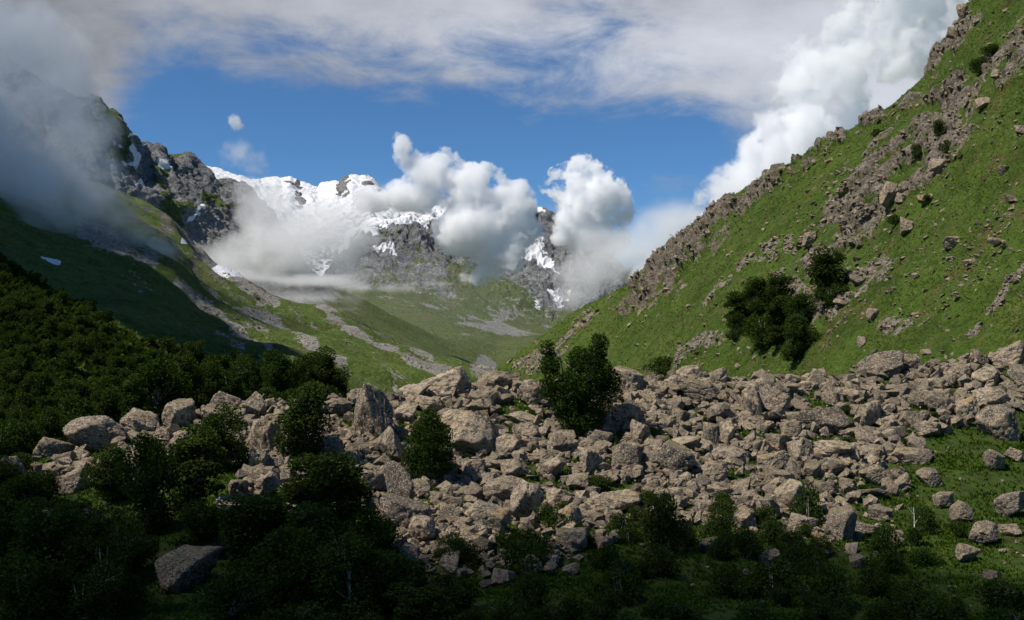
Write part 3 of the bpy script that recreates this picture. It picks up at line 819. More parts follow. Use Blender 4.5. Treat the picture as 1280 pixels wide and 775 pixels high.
# px, py, width, height, tilt (degrees), shape, what it is, short name for its neighbours' labels
LM = [
    (591, 550, 60, 46, -12, 0, 'broad pale flat-faced boulder, the largest in the middle of the rockslide', 'broad pale boulder'),
    (460, 523, 44, 62, 8, 1, 'tall pale split boulder standing on end near the left crest', 'tall split boulder'),
    (559, 483, 62, 32, 5, 2, 'long brown-patched boulder lying on the crest of the rockslide', 'long crest boulder'),
    (512, 488, 36, 22, 0, 3, 'rounded grey boulder on the crest left of the long brown-patched one', 'rounded crest boulder'),
    (606, 501, 34, 17, 6, 4, 'low pale wedge just below the long crest boulder', 'low pale wedge'),
    (595, 512, 36, 14, 12, 5, 'thin ochre slab under the low pale wedge', 'thin ochre slab'),
    (622, 472, 52, 22, -4, 6, 'dark layered block on the crest where the far valley opens', 'dark layered block'),
    (656, 526, 36, 18, -8, 7, 'flat yellowish boulder left of the big bushy tree', 'flat yellowish boulder'),
    (667, 496, 34, 26, -38, 8, 'slab leaning steeply against its neighbours beside the big bushy tree', 'leaning slab by the tree'),
    (786, 480, 50, 28, -6, 9, 'smooth pale sloping boulder right of the big bushy tree', 'smooth sloping boulder'),
    (778, 519, 44, 34, 4, 10, 'rust-stained wide boulder below the smooth sloping one', 'rust-stained boulder'),
    (633, 622, 44, 30, 18, 11, 'upper half of the split boulder above the dark shrubs', 'upper split half'),
    (658, 634, 44, 42, -24, 12, 'tilted lower half of the split boulder above the dark shrubs', 'lower split half'),
    (615, 654, 50, 28, -10, 13, 'speckled wide boulder below the split pair', 'speckled wide boulder'),
    (740, 580, 34, 30, 5, 14, 'squat pale boulder left of the round-topped one', 'squat pale boulder'),
    (780, 577, 38, 34, 0, 15, 'round-topped grey boulder near the middle of the rockslide', 'round-topped boulder'),
    (772, 632, 60, 36, -3, 16, 'wide boulder with a dark overhang at the lower edge of the rockslide', 'overhanging boulder'),
    (490, 560, 28, 38, 20, 17, 'pinkish slab leaning left of the ovoid green tree', 'pinkish leaning slab'),
    (497, 618, 30, 56, 12, 18, 'narrow upright slab below the ovoid green tree', 'narrow upright slab'),
    (508, 650, 62, 34, -16, 19, 'long dark slab above the cave-like gap at lower centre', 'long dark slab'),
    (528, 668, 34, 30, 24, 20, 'pointed block resting on the long dark slab', 'pointed block'),
    (514, 700, 34, 26, 0, 21, 'rounded block below the cave-like gap at lower centre', 'block below the gap'),
    (628, 724, 28, 20, 0, 0, 'lone reddish boulder among the dark bottom shrubs', 'lone reddish boulder'),
    (868, 457, 36, 20, -6, 1, 'wedge with a flat face on the crest beside the low round bush', 'wedge by the bush'),
    (897, 461, 30, 17, 4, 2, 'second crest boulder to the right of the low round bush', 'second crest boulder'),
    (877, 496, 56, 26, -10, 3, 'long smooth loaf-shaped boulder in the upper right rockslide', 'loaf-shaped boulder'),
    (940, 488, 34, 16, 3, 4, 'flat-topped dark-sided boulder right of the loaf-shaped one', 'flat-topped boulder'),
    (968, 510, 44, 32, -14, 5, 'big brown boulder right of the ochre leaning slab', 'big brown boulder'),
    (944, 513, 22, 40, 24, 6, 'ochre leaning slab right of the loaf-shaped boulder', 'ochre leaning slab'),
    (900, 522, 32, 28, -8, 7, 'grey wedge beneath the loaf-shaped boulder', 'grey wedge'),
    (913, 545, 20, 30, -6, 8, 'upright pale tooth-shaped rock, right one of two', 'pale tooth rock'),
    (891, 547, 22, 28, 4, 9, 'upright greyish tooth-shaped rock, left one of two', 'greyish tooth rock'),
    (849, 580, 46, 40, -30, 10, 'dark lichen-speckled boulder tilted over a deep shadow', 'dark tilted boulder'),
    (916, 575, 40, 22, 0, 11, 'oval speckled boulder right of the dark tilted one', 'oval speckled boulder'),
    (855, 557, 38, 16, 5, 12, 'flat slab just above the dark tilted boulder', 'flat slab above it'),
    (1027, 531, 56, 28, 4, 13, 'pale hooded boulder over a black hollow in the right rockslide', 'hooded boulder'),
    (977, 559, 36, 24, 12, 14, 'blunt grey boulder left of the black hollow', 'blunt grey boulder'),
    (1001, 567, 26, 28, 0, 15, 'narrow grey block next to the blunt grey boulder', 'narrow grey block'),
    (1042, 566, 52, 26, -8, 16, 'moss-capped boulder under the hooded one', 'moss-capped boulder'),
    (1139, 447, 36, 22, -16, 17, 'pale pointed boulder peaking on the right crest', 'pale pointed boulder'),
    (1108, 461, 52, 28, 6, 18, 'broad pale boulder left of the pointed one on the right crest', 'broad crest boulder'),
    (1089, 518, 30, 32, 4, 19, 'cube-like boulder left of the grass-topped outcrop', 'cube-like boulder'),
    (1234, 474, 50, 24, 0, 20, 'lichen-yellow wide boulder at the far right crest', 'lichen-yellow boulder'),
    (1198, 470, 34, 18, 8, 21, 'low pale boulder left of the lichen-yellow one', 'low pale boulder'),
    (1240, 500, 40, 22, 14, 0, 'overhanging ledge boulder above the big lone block', 'ledge boulder'),
    (1254, 533, 44, 36, -14, 1, 'big lone block on the grass at the far right', 'big lone block'),
    (1268, 449, 44, 26, 10, 2, 'brown sloping boulder at the right edge of the crest', 'brown edge boulder'),
    (1148, 557, 20, 16, 0, 3, 'small yellowish boulder at the foot of the grass-topped outcrop', 'small yellowish boulder'),
    (1143, 571, 42, 16, 0, 4, 'low humped boulder on the edge of the right-hand grass', 'low humped boulder'),
    (1093, 571, 30, 18, 6, 5, 'tan boulder left of the low humped one', 'tan boulder'),
    (1244, 580, 24, 18, -20, 6, 'small pointed stone alone on the right-hand grass', 'small pointed stone'),
    (1093, 616, 32, 13, 0, 7, 'flat table-like stone on grass below the rockslide', 'table-like stone'),
    (1179, 627, 26, 18, 8, 8, 'ochre-stained stone on the lower right grass', 'ochre-stained stone'),
    (1051, 661, 38, 38, -8, 9, 'dark grey block standing among shrubs at lower right', 'dark grey block'),
    (1082, 664, 40, 20, -4, 10, 'dark overhanging slab beside the dark grey block', 'dark overhanging slab'),
    (1264, 637, 38, 26, 12, 11, 'pale boulder at the right edge below the lone block', 'pale right-edge boulder'),
    (1206, 694, 28, 18, -14, 12, 'brown stone in the grass near the bottom right', 'brown grass stone'),
    (1261, 665, 24, 14, 0, 13, 'flat brown stone below the pale right-edge boulder', 'flat brown stone'),
    (964, 638, 20, 22, 25, 14, 'small upright grey stone left of the round dark shrub', 'small upright stone'),
    (901, 615, 24, 15, 0, 15, 'light speckled stone at the lower edge of the rockslide', 'light speckled stone'),
    (964, 697, 24, 20, 0, 16, 'pinkish stone among the lower shrubs', 'pinkish stone'),
    (1238, 720, 24, 13, 0, 17, 'low stone in the shaded corner at bottom right', 'shaded corner stone'),
    (1120, 676, 22, 18, 0, 18, 'small brown boulder right of the dark overhanging slab', 'small brown boulder'),
    (61, 554, 34, 26, -24, 19, 'dark pointed boulder at the left end of the rockslide', 'dark pointed boulder'),
    (114, 546, 64, 36, -12, 20, 'big brown sloping boulder at the left end of the crest', 'big sloping boulder'),
    (177, 528, 52, 28, -8, 21, 'pale loaf-like boulder on the left crest', 'pale left-crest boulder'),
    (225, 521, 36, 34, -10, 0, 'pointed pale boulder standing up on the left crest', 'pointed left-crest boulder'),
    (280, 504, 46, 24, -10, 1, 'flat pale boulder right of the pointed left-crest one', 'flat left-crest boulder'),
    (87, 605, 40, 28, 0, 2, 'round grey boulder in the grass at far left', 'round far-left boulder'),
    (225, 720, 74, 46, 4, 3, 'huge pale boulder alone among the bottom left trees', 'huge lone boulder'),
    (331, 551, 32, 38, 0, 4, 'square pale boulder below the left crest', 'square pale boulder'),
    (316, 515, 30, 28, 20, 5, 'bright angular boulder on the crest left of the leaning birch', 'bright angular boulder'),
    (319, 581, 26, 22, 10, 6, 'yellow-topped boulder below the square pale one', 'yellow-topped boulder'),
    (327, 655, 26, 18, -20, 7, 'brown stone between the lower left birches', 'brown birch stone'),
    (40, 590, 16, 20, 0, 8, 'small upright boulder at the far left', 'small far-left boulder'),
    (331, 610, 34, 22, 10, 9, 'low grey boulder below the yellow-topped one', 'low grey boulder'),
    (420, 508, 40, 22, 0, 10, 'wide grey boulder on the crest right of the leaning birch', 'wide crest boulder'),
    (452, 478, 34, 18, -6, 11, 'low boulder on the skyline above the tall split one', 'low skyline boulder'),
    (700, 560, 34, 26, -20, 12, 'grey angular boulder below the foot of the big bushy tree', 'grey angular boulder'),
    (655, 545, 30, 20, 12, 13, 'pale tilted block right of the broad pale boulder', 'pale tilted block'),
    (800, 545, 30, 22, -14, 14, 'brown block beneath the rust-stained boulder', 'brown block'),
    (590, 590, 30, 22, 10, 15, 'grey stone below the broad pale boulder', 'grey stone below it'),
    (690, 590, 34, 24, 16, 16, 'grey flat-sided boulder above the lower split half', 'flat-sided boulder'),
]
DEPTH_AT = {}
TAKEN = []
boulders = []


def put_boulder(px, py, w, h, tilt, shape, label, group=None, loft=None, r=random.Random(1), lift=.22):
    pos, n = (loft or near).pick(px, py + h * .42, vmax=(loft or near).crest)
    Y = pos[1]
    m = Y / FPX
    me = BOULDER_MESH[shape % len(BOULDER_MESH)]
    o = bpy.data.objects.new('boulder', me)
    COL.objects.link(o)
    a, c = w * .5 * m * 1.24, h * .5 * m * 1.36
    dpt = (a * .6 + c * .4) * r.uniform(.85, 1.2)
    yaw = r.choice([0, math.pi]) + r.uniform(-.35, .35)
    R = Matrix.Rotation(math.radians(-tilt), 4, 'Y') @ Matrix.Rotation(yaw, 4, 'Z')
    S = Matrix.Diagonal((a, dpt, c, 1))
    t = abs(math.radians(tilt)); ah = abs(a * math.sin(t)) + c * math.cos(t)
    o.matrix_world = Matrix.Translation(Vector((pos[0], pos[1] + dpt * .35, pos[2] + ah * .80 - ah * lift * .6))) @ R @ S
    tag(o, label, 'boulder', group)
    TAKEN.append((px, py, w * .5, h * .5))
    boulders.append(o)
    return o


rr = random.Random(5)
for (px, py, w, h, tilt, s, lab, short) in LM:
    put_boulder(px, py, w, h, tilt, s, lab, None, r=rr)

SHORTS = [(l[0], l[1], l[7]) for l in LM if l[7] not in ('flat slab above it', 'grey stone below it')]
USED = {}
ORD = ['', 'second', 'third', 'fourth', 'fifth', 'sixth', 'seventh', 'eighth', 'ninth', 'tenth', 'eleventh', 'twelfth']


def auto_labels(items, noun, group):
    """items (px, py, object, w): a label from the nearest landmark, the side of it and the rank of nearness"""
    by = {}
    for (px, py, o, w) in items:
        k = min(range(len(SHORTS)), key=lambda q: (SHORTS[q][0] - px) ** 2 + (1.4 * (SHORTS[q][1] - py)) ** 2)
        dx, dy = px - SHORTS[k][0], (py - SHORTS[k][1]) * 1.4
        side = ('right of' if dx > 0 else 'left of') if abs(dx) > abs(dy) else ('below' if dy > 0 else 'above')
        by.setdefault((k, side), []).append((math.hypot(dx, dy), o, w))
    for (k, side), lst in by.items():
        lst.sort(key=lambda q: q[0])
        for q, (_, o, w) in enumerate(lst):
            size = 'small' if w < 15 else ('mid-sized' if w < 24 else 'large')
            rank = ORD[q] + ' nearest' if q and q < len(ORD) else ('nearest' if q == 0 else 'number %d outward' % (q + 1))
            tag(o, f'{size} {noun} {side} the {SHORTS[k][2]}, {rank} there', 'boulder', group)


rn = np.random.default_rng(17)
wt = np.clip(ROCKW, .0, 1) + .05 * (near.PY < 730)
wt = wt * (near.PY < 745)
cand, _, kk = near.sample(wt, 9000, rn)
cpx, cpy = near.PX.ravel()[kk], near.PY.ravel()[kk]
auto = []
for q in range(len(cand)):
    if len(auto) >= 186: break
    px, py = cpx[q], cpy[q]
    if not (-10 < px < 1290): continue
    big = q < 3500
    w = float(np.clip(rn.lognormal(3.26 if big else 2.85, .38), 13, 60)); h = w * rn.uniform(.5, .85)
    depth_scale = np.interp(py, [450, 520, 620], [.72, .95, 1.1]); w *= depth_scale; h *= depth_scale
    py -= h * .3
    ok = True
    for (ax, ay, aw, ah) in TAKEN:
        if ((px - ax) / (aw + w * .45)) ** 2 + ((py - ay) / (ah + h * .45)) ** 2 < .95:
            ok = False; break
    if not ok: continue
    o = put_boulder(px, py, w, h, rn.uniform(-30, 30), int(rn.integers(0, 22)), '', None, r=rr, lift=.35)
    auto.append((px, py, o, w))
auto_labels(auto, 'boulder', 'boulders packed in the rockslide')


def hull_rocks(n, seed):
    """n convex broken stones with flat faces, all with the same number of corners and triangles so that they can be stacked in arrays"""
    r = np.random.default_rng(seed); out, faces = [], []
    while len(out) < n:
        p = r.uniform(-1, 1, (60, 3)); s = (np.abs(p) ** r.uniform(2, 6)).sum(1); p = p[s < 1.0][:13] if (s < 1.0).sum() >= 13 else None
        if p is None: continue
        d = np.linalg.norm(p, axis=1).max(); p = p / d
        p = p * (.55 + .45 / np.maximum(np.linalg.norm(p, axis=1), .35)[:, None])
        bm = bmesh.new()
        for c in p: bm.verts.new(c)
        g = bmesh.ops.convex_hull(bm, input=bm.verts)
        bmesh.ops.delete(bm, geom=list({x for x in g['geom_interior'] + g['geom_unused'] if isinstance(x, bmesh.types.BMVert)}), context='VERTS')
        bmesh.ops.triangulate(bm, faces=bm.faces)
        bm.normal_update(); bm.verts.index_update()
        v = np.array([x.co[:] for x in bm.verts]); f = np.array([[x.index for x in q.verts] for q in bm.faces])
        bm.free()
        if len(v) != 12 or len(f) != 20: continue
        v = v / np.abs(v).max(0)
        out.append(v); faces.append(f)
    return out, faces, 12


# small stones that nobody could count
def rubble(loft, weight, n, smin, smax, name, mat, label, seed, sub=2, flatten=.62, embed=.25, tall=1.0, power=2.1, spread=0.0, extra=None):
    r = np.random.default_rng(seed)
    protos, F, nv = hull_rocks(14, 900 + seed)
    pos, nrm, k = loft.sample(weight, n, r)
    if extra is not None:
        pos = np.concatenate([pos, extra]); n = len(pos)
    px = smin + (smax - smin) * r.random(n) ** power
    size = px * pos[:, 1] / FPX * .5
    A = r.uniform(0, 6.28, n); B = r.normal(0, .45, n); C = r.normal(0, .35, n)
    ca, sa, cb, sb, cc_, sc_ = np.cos(A), np.sin(A), np.cos(B), np.sin(B), np.cos(C), np.sin(C)
    Z = np.zeros(n); O = np.ones(n)
    Rz = np.stack([ca, -sa, Z, sa, ca, Z, Z, Z, O], -1).reshape(n, 3, 3)
    Ry = np.stack([cb, Z, sb, Z, O, Z, -sb, Z, cb], -1).reshape(n, 3, 3)
    Rx = np.stack([O, Z, Z, Z, cc_, -sc_, Z, sc_, cc_], -1).reshape(n, 3, 3)
    R = Ry @ Rx @ Rz
    S = np.stack([size * r.uniform(.9, 1.25, n), size * r.uniform(.7, 1.1, n), size * r.uniform(flatten * .7, flatten * 1.35, n)], -1)
    which = r.integers(0, 14, n)
    local = np.stack(protos)[which] * S[:, None, :]
    Vv = np.einsum('nij,nkj->nki', R, local) + pos[:, None, :]
    Vv[:, :, 2] += (S[:, 2] * (1 - embed * 2) * .8 + r.random(n) * size * spread)[:, None]
    Fv = (np.stack(F)[which] + (np.arange(n) * nv)[:, None, None]).reshape(-1, 3)
    tone = np.repeat(np.stack([r.random(n), r.random(n) ** 1.6, r.random(n), np.ones(n)], -1), nv, axis=0)
    o = mesh_from(name, Vv.reshape(-1, 3), Fv, mat, False, {'tone': tone})
    return tag(o, label, 'rubble', kind='stuff')


rubble(near, np.clip(ROCKW, 0, 1) ** 1.2 * (1 - .88 * green_patch), 12000, 3.0, 21, 'rubble', M_RUBBLE, 'loose broken stones filling the gaps between the boulders', 3, spread=.8)
rubble(near, (.25 + ROCKW) * (near.PY < 760), 1500, 2.5, 9, 'rubble', M_RUBBLE, 'small stones strewn over the near grass', 4)
crest_w = (np.abs(near.v - near.crest) < .12) * ROCKW * (near.PX > 380)
rubble(near, crest_w, 500, 8, 22, 'rubble', M_RUBBLE, 'flat broken slabs piled along the crest of the rockslide', 5, flatten=.45, spread=.8)
hw = np.clip(crag * 1.1 + rubble_w * .8 + streaks * .8, 0, 1.3) * (hill.PX > 640)
scatter = sstep(fbm(hill.V * .03, 3, seed=91), -.1, .45) * sstep(hill.PX, 850, 1050) * sstep(hill.PY, 120, 260)
rubble(hill, hw * (.35 + streaks), 2600, 1.5, 8, 'rubble', M_HILLROCK, 'broken rock of the crags and screes on the hillside', 6, power=3.0, embed=.3, sub=2)
rubble(hill, scatter * .8 + .05 + .6 * streaks, 7000, 1.6, 10, 'rubble', M_HILLROCK, 'pale stones scattered over the hillside grass', 7, power=2.5, flatten=.45)
rubble(left, (sc * .9 + .03) * (left.PY > 300) * lit, 1500, 1.0, 3.6, 'rubble', M_HILLROCK, 'stones in the streams of scree on the left slope', 8)

# rocks that stand out on the hillside: individual boulders
HB = [(1265, 250, 20, 10, -20), (1232, 128, 26, 16, 10), (1250, 92, 26, 14, -8), (1175, 210, 30, 22, -30), (1115, 240, 34, 40, -20), (1128, 247, 22, 16, 0), (1160, 248, 26, 16, -14), (1075, 305, 24, 14, -35),
      (1193, 302, 26, 16, 0), (1215, 326, 22, 9, 0), (1248, 303, 26, 12, -12), (1092, 394, 18, 18, -20), (1077, 427, 16, 18, 10), (1075, 352, 26, 14, -30), (1052, 380, 26, 10, -24), (1108, 407, 12, 9, 0), (1120, 405, 12, 8, 0),
      (1092, 440, 12, 8, 0), (1220, 440, 16, 10, 0), (1158, 440, 16, 10, 0), (1190, 305, 16, 20, -10), (1030, 322, 26, 14, -25), (1012, 300, 22, 22, 10), (1062, 345, 14, 10, 0), (1135, 285, 26, 20, -28), (1148, 345, 14, 7, -10), (1255, 212, 16, 14, 0),
      (1278, 160, 20, 18, 0), (1206, 12, 16, 24, 5), (1193, 40, 16, 20, 8)]
hl = []
for (px, py, w, h, tilt) in HB:
    w *= .8; h *= .75
    o = put_boulder(px, py, w, h, tilt, rr.randrange(22), '', None, loft=hill, r=rr, lift=.5)
    hl.append((px, py, o, w))
HREF = [(1000, 430, 'dark clump of trees'), (1032, 335, 'upper lone tree'), (1270, 440, 'foot of the right edge slope'), (1215, 15, 'top right crest'), (1135, 180, 'long crag'), (1270, 280, 'right hillside edge')]
_s = SHORTS; SHORTS = HREF
auto_labels(hl, 'hillside boulder', 'boulders lying on the hillside')
SHORTS = _s


# ------------------------------------------------------------------ trees and shrubs
def tube(pts, rad, sides=7):
    pts = np.array(pts, float); n = len(pts)
    t = np.gradient(pts, axis=0); t /= np.linalg.norm(t, axis=1, keepdims=True) + 1e-9
    ref = np.array([0.3, 1, .2]); a = np.cross(t, ref); a /= np.linalg.norm(a, axis=1, keepdims=True) + 1e-9
    b = np.cross(t, a)
    ang = np.linspace(0, 2 * math.pi, sides, endpoint=False)
    V = pts[:, None] + (np.cos(ang)[None, :, None] * a[:, None] + np.sin(ang)[None, :, None] * b[:, None]) * np.asarray(rad)[:, None, None]
    i = np.arange(n * sides).reshape(n, sides)
    F = np.stack([i[:-1], np.roll(i[:-1], -1, 1), np.roll(i[1:], -1, 1), i[1:]], -1).reshape(-1, 4)
    return V.reshape(-1, 3), F


def join(parts):
    vs, fs, off = [], [], 0
    for v, f in parts:
        vs.append(v); fs.append(f + off); off += len(v)
    return np.concatenate(vs), np.concatenate(fs)


def tree_meshes(seed, lobes, n_leaf, leaf, trunk_r, stems, leaf_mat, gap=.0, name='crown'):
    """lobes (x, y, z, rx, ry, rz) in metres from the base; stems: base offsets; limbs run from the stem into every lobe"""
    r = np.random.default_rng(seed)
    parts = []
    top = max(l[2] for l in lobes)
    for sx, lean in stems:
        zz = np.linspace(-.3, top * .95, 9)
        path = np.stack([sx + lean * (zz / top) + np.cumsum(r.normal(0, .05, 9)) * trunk_r * 3, np.cumsum(r.normal(0, .05, 9)) * trunk_r * 3, zz], -1)
        parts.append(tube(path, trunk_r * np.linspace(1, .18, 9)))
        for l in lobes:
            if r.random() < .85 / len(stems) ** .5:
                c = np.array(l[:3]); i0 = int(np.clip(np.searchsorted(zz, c[2] * .55), 1, 7)); p0 = path[i0]
                mid = (p0 + c) / 2 + r.normal(0, .12, 3) * l[3]
                tt = np.linspace(0, 1, 6)[:, None]
                pth = (1 - tt) ** 2 * p0 + 2 * tt * (1 - tt) * mid + tt ** 2 * c
                parts.append(tube(pth, trunk_r * np.linspace(.5, .14, 6), 5))
                for _ in range(5):
                    d = r.normal(size=3); d[2] = abs(d[2]) * .7; d /= np.linalg.norm(d)
                    e = c + d * np.array(l[3:]) * .85
                    tt3 = np.linspace(0, 1, 4)[:, None]
                    parts.append(tube(pth[4] + (e - pth[4]) * tt3 + r.normal(0, .03, (4, 3)), trunk_r * np.linspace(.2, .05, 4), 4))
    tv, tf = join(parts)
    vol = np.array([l[3] * l[4] * l[5] for l in lobes]) ** .7; vol /= vol.sum()
    C, T = [], []
    for l, wv in zip(lobes, vol):
        m = int(n_leaf * wv * 2.2)
        d = r.normal(size=(m, 3)); d /= np.linalg.norm(d, axis=1, keepdims=True)
        rad = r.random(m) ** .38
        out = 1 + .30 * fbm(d * 2.2 + seed + l[0], 3, seed=seed)
        p = np.array(l[:3]) + d * (rad * out)[:, None] * np.array(l[3:])
        nz = fbm(p * (1.6 / leaf * .12) + seed, 3, seed=seed + 2) + .35 * perlin(p * (.55 / leaf * .2) + 5, seed + 5)
        keep = (nz + .16 - gap > 0) | (r.random(m) < .22)
        p = p[keep][:max(1, int(n_leaf * wv))]
        C.append(p); T.append(np.clip(.35 + 1.0 * fbm(p * 1.1 + 3, 3, seed=seed + 7) + r.normal(0, .22, len(p)), 0, 1))
    C = np.concatenate(C); T = np.concatenate(T)
    C[:, 2] = np.maximum(C[:, 2], .03 + .05 * r.random(len(C)))
    m = len(C)
    a = r.normal(size=(m, 3)); a /= np.linalg.norm(a, axis=1, keepdims=True)
    b = np.cross(a, r.normal(size=(m, 3))); b /= np.linalg.norm(b, axis=1, keepdims=True)
    s = leaf * r.uniform(.5, 1.15, m)[:, None]
    V = np.stack([C - a * s * .5, C + b * s * .36, C + a * s * .5, C - b * s * .36 + a * s * .12], 1).reshape(-1, 3)
    F = np.arange(m * 4).reshape(m, 4)
    tone = np.repeat(np.stack([T, T, T, np.ones(m)], -1), 4, axis=0)
    crown = mesh_from(name, V, F, leaf_mat, True, {'tone': tone}, link=False)
    trunk = mesh_from('trunk', tv, tf, M_BARK, True, link=False)
    return crown, trunk


def make_tree(name, meshes, loc, label, cat, group=None, scale=1.0, rz=0.0, sz=None):
    root = bpy.data.objects.new(name, None); COL.objects.link(root)
    root.location = loc; root.rotation_euler = (0, 0, rz); root.scale = (scale, scale, sz or scale)
    root.empty_display_size = .5
    tag(root, label, cat, group)
    for src, nm in zip(meshes, ('crown', 'trunk')):
        c = src.copy(); c.name = nm; COL.objects.link(c); c.parent = root
    return root


def lob(r, n, w, h, base=.25, flat=1.0):
    """random lobes that fill a crown of width w and height h"""
    L = []
    for _ in range(n):
        z = h * r.uniform(base * .5 + .10, .88); k = math.sin(math.pi * min(1, max(.12, (z / h - base * .5) / (1.08 - base * .5)))) ** .6
        a = r.uniform(0, 6.28); d = w * .5 * r.uniform(.15, .72) * k
        s = w * r.uniform(.18, .30)
        L.append((d * math.cos(a), d * math.sin(a), z, s, s, s * flat * r.uniform(.8, 1.2)))
    return L


def ground_at(px, py, loft=None):
    L_ = loft or near
    return L_.pick(px, py, vmax=L_.crest)[0]


rt = random.Random(9)
# the two landmark trees of the rockslide, drawn lobe by lobe
p_ = ground_at(722, 545); m_ = p_[1] / FPX
big = [(-.9, 0, 3.4, 1.9, 1.9, 1.9), (1.3, .2, 3.6, 2.0, 1.9, 2.2), (0, -.6, 5.0, 1.9, 1.7, 1.8), (1.7, 0, 6.0, 1.5, 1.4, 1.7), (2.0, .2, 8.4, 1.0, 1.0, 1.3), (-2.6, 0, 6.6, 1.1, 1.1, 1.3), (-2.9, .1, 8.2, .75, .7, .85),
       (-2.3, 0, 4.6, 1.5, 1.4, 1.4), (.2, .3, 7.0, 1.3, 1.3, 1.4), (3.0, .3, 5.0, 1.2, 1.2, 1.5), (.2, 0, 1.5, 2.3, 1.9, 1.5), (1.5, 0, 7.2, 1.1, 1.1, 1.2)]
f_ = 9.8 * m_ * 112 / 100 / 1.0
k_ = 132 * m_ / 9.9
mt = tree_meshes(1, big, 27000, .24, .22, [(0, .4), (.3, 1.4), (-.3, -1.6)], M_LEAF)
make_tree('birch_tree', mt, p_, 'big dark bushy tree with a double top standing alone in the rockslide', 'tree', scale=k_)
p_ = ground_at(533, 606); m_ = p_[1] / FPX
k_ = 98 * m_ / 8.0
mid = [(0, 0, 2.0, 2.2, 2.0, 1.6), (-.6, 0, 3.6, 2.0, 1.9, 1.7), (.9, 0, 3.8, 1.9, 1.8, 1.7), (.1, 0, 5.3, 1.8, 1.7, 1.5), (.3, 0, 6.7, 1.2, 1.2, 1.2), (1.5, 0, 5.0, 1.1, 1.1, 1.2), (-1.5, 0, 2.4, 1.3, 1.2, 1.3), (-.9, .2, 5.6, 1.1, 1.1, 1.1), (1.8, 0, 2.2, 1.2, 1.1, 1.2)]
mt = tree_meshes(2, mid, 20000, .21, .16, [(0, .2), (.2, -.4)], M_LEAF2)
make_tree('birch_tree', mt, p_, 'ovoid green tree growing between boulders at lower centre', 'tree', scale=k_)

PROTO = []
for s in range(5):
    w = [4.6, 5.4, 4.0, 6.0, 5.0][s]; h = [7.0, 6.6, 7.6, 7.2, 8.0][s]
    L_ = lob(rt, 17, w, h, [.05, .1, .2, .0, .1][s])
    PROTO.append((tree_meshes(20 + s, L_, 11000, .26, .15, [(0, .3), (.25, -.7)][:1 + s % 2], M_LEAF if s % 2 else M_LEAF2, gap=.09), h, w))
SHRUB = []
for s in range(4):
    L_ = lob(rt, 9, 3.4, 1.9, .0, .8)
    SHRUB.append((tree_meshes(40 + s, L_, 3800, .17, .05, [(0, .3), (.3, -.5), (-.3, .2)], [M_LEAF2, M_LEAF, M_LEAF2, M_LEAF][s], gap=.02), 2.1, 3.6))
FAR = []
for s in range(6):
    L_ = lob(rt, 7 + s, 5.2, 6.4, .1)
    FAR.append((tree_meshes(60 + s, L_, 2800, .40, .16, [(0, .3)], M_LEAF if s % 2 else M_LEAF2, gap=.0), 6.6, 5.4))


def plant(protos, i, px, py, hpx, name, label, cat, group=None, loft=None, wpx=None):
    (ms, h, w) = protos[i % len(protos)]
    p = ground_at(px, py, loft)
    m = p[1] / FPX
    sz = hpx * m / h
    sx = (wpx * m / w) if wpx else sz * rt.uniform(.9, 1.15)
    loc = (p[0], p[1], p[2] - .1)
    o = make_tree(name, ms, loc, label, cat, group, sx, rt.uniform(0, 6.28), sz)
    return o


# trees of the lower left
T_LIST = [
    (375, 578, 98, 74, 'pale-stemmed birch leaning over the boulders below the left crest'),
    (282, 582, 74, 72, 'round dense tree below the flat left-crest boulder'),
    (246, 640, 104, 84, 'tall dense birch behind the middle of the lower left group'),
    (183, 664, 124, 84, 'pale multi-stemmed birch at the left of the lower left group'),
    (140, 625, 70, 60, 'open-crowned birch below the big sloping boulder'),
    (308, 716, 96, 80, 'birch with white stems right of the huge lone boulder'),
    (250, 690, 66, 74, 'low birch just above the huge lone boulder'),
    (408, 690, 122, 118, 'wide dark birch left of the cave-like gap'),
    (362, 778, 120, 120, 'dark birch at the bottom left of the wide one'),
    (440, 780, 110, 100, 'dark birch at the bottom below the long dark slab'),
    (60, 760, 130, 110, 'dark birch in the bottom left corner'),
    (130, 770, 110, 100, 'dark birch left of the huge lone boulder'),
    (20, 700, 80, 90, 'dark birch at the left edge below the round far-left boulder'),
    (290, 800, 90, 100, 'dark low birch at the bottom below the huge lone boulder'),
    (430, 640, 60, 56, 'slim birch between the narrow upright slab and the wide dark birch'),
]
for q, (px, py, hp, wp, lab) in enumerate(T_LIST):
    plant(PROTO, q, px, py + 4, hp * 1.05, 'birch_tree', lab, 'tree', wpx=wp * 1.02)
XT = [(30, 650, 60, 70), (90, 716, 90, 90), (135, 724, 84, 80), (0, 740, 110, 100), (330, 716, 100, 90), (460, 716, 84, 80), (395, 740, 110, 110), (480, 770, 84, 84),
      (30, 800, 110, 110), (520, 790, 60, 80), (-6, 622, 56, 70), (22, 612, 46, 54), (48, 640, 50, 56), (100, 800, 90, 100)]
for q, (px, py, hp, wp) in enumerate(XT):
    plant(PROTO, q + 3, px, py, hp, 'birch_tree', 'dark tree in the dense shaded thicket of the lower left', 'tree', 'trees in the shaded lower left thicket', wpx=wp)
# tree line behind the left crest
T_BACK = [(165, 530, 62), (196, 528, 84), (228, 516, 74), (258, 510, 60), (284, 508, 56), (312, 500, 54), (345, 495, 60), (372, 492, 46), (398, 490, 54), (418, 494, 34), (130, 545, 60), (95, 556, 66), (60, 575, 66), (25, 585, 60), (-5, 600, 70)]
for q, (px, py, hp) in enumerate(T_BACK):
    plant(PROTO, q + 2, px, py + 14, hp + 14, 'birch_tree', 
          'dark tree in the row rising behind the left crest of the rockslide', 'tree', 'dark trees behind the left crest', loft=left)
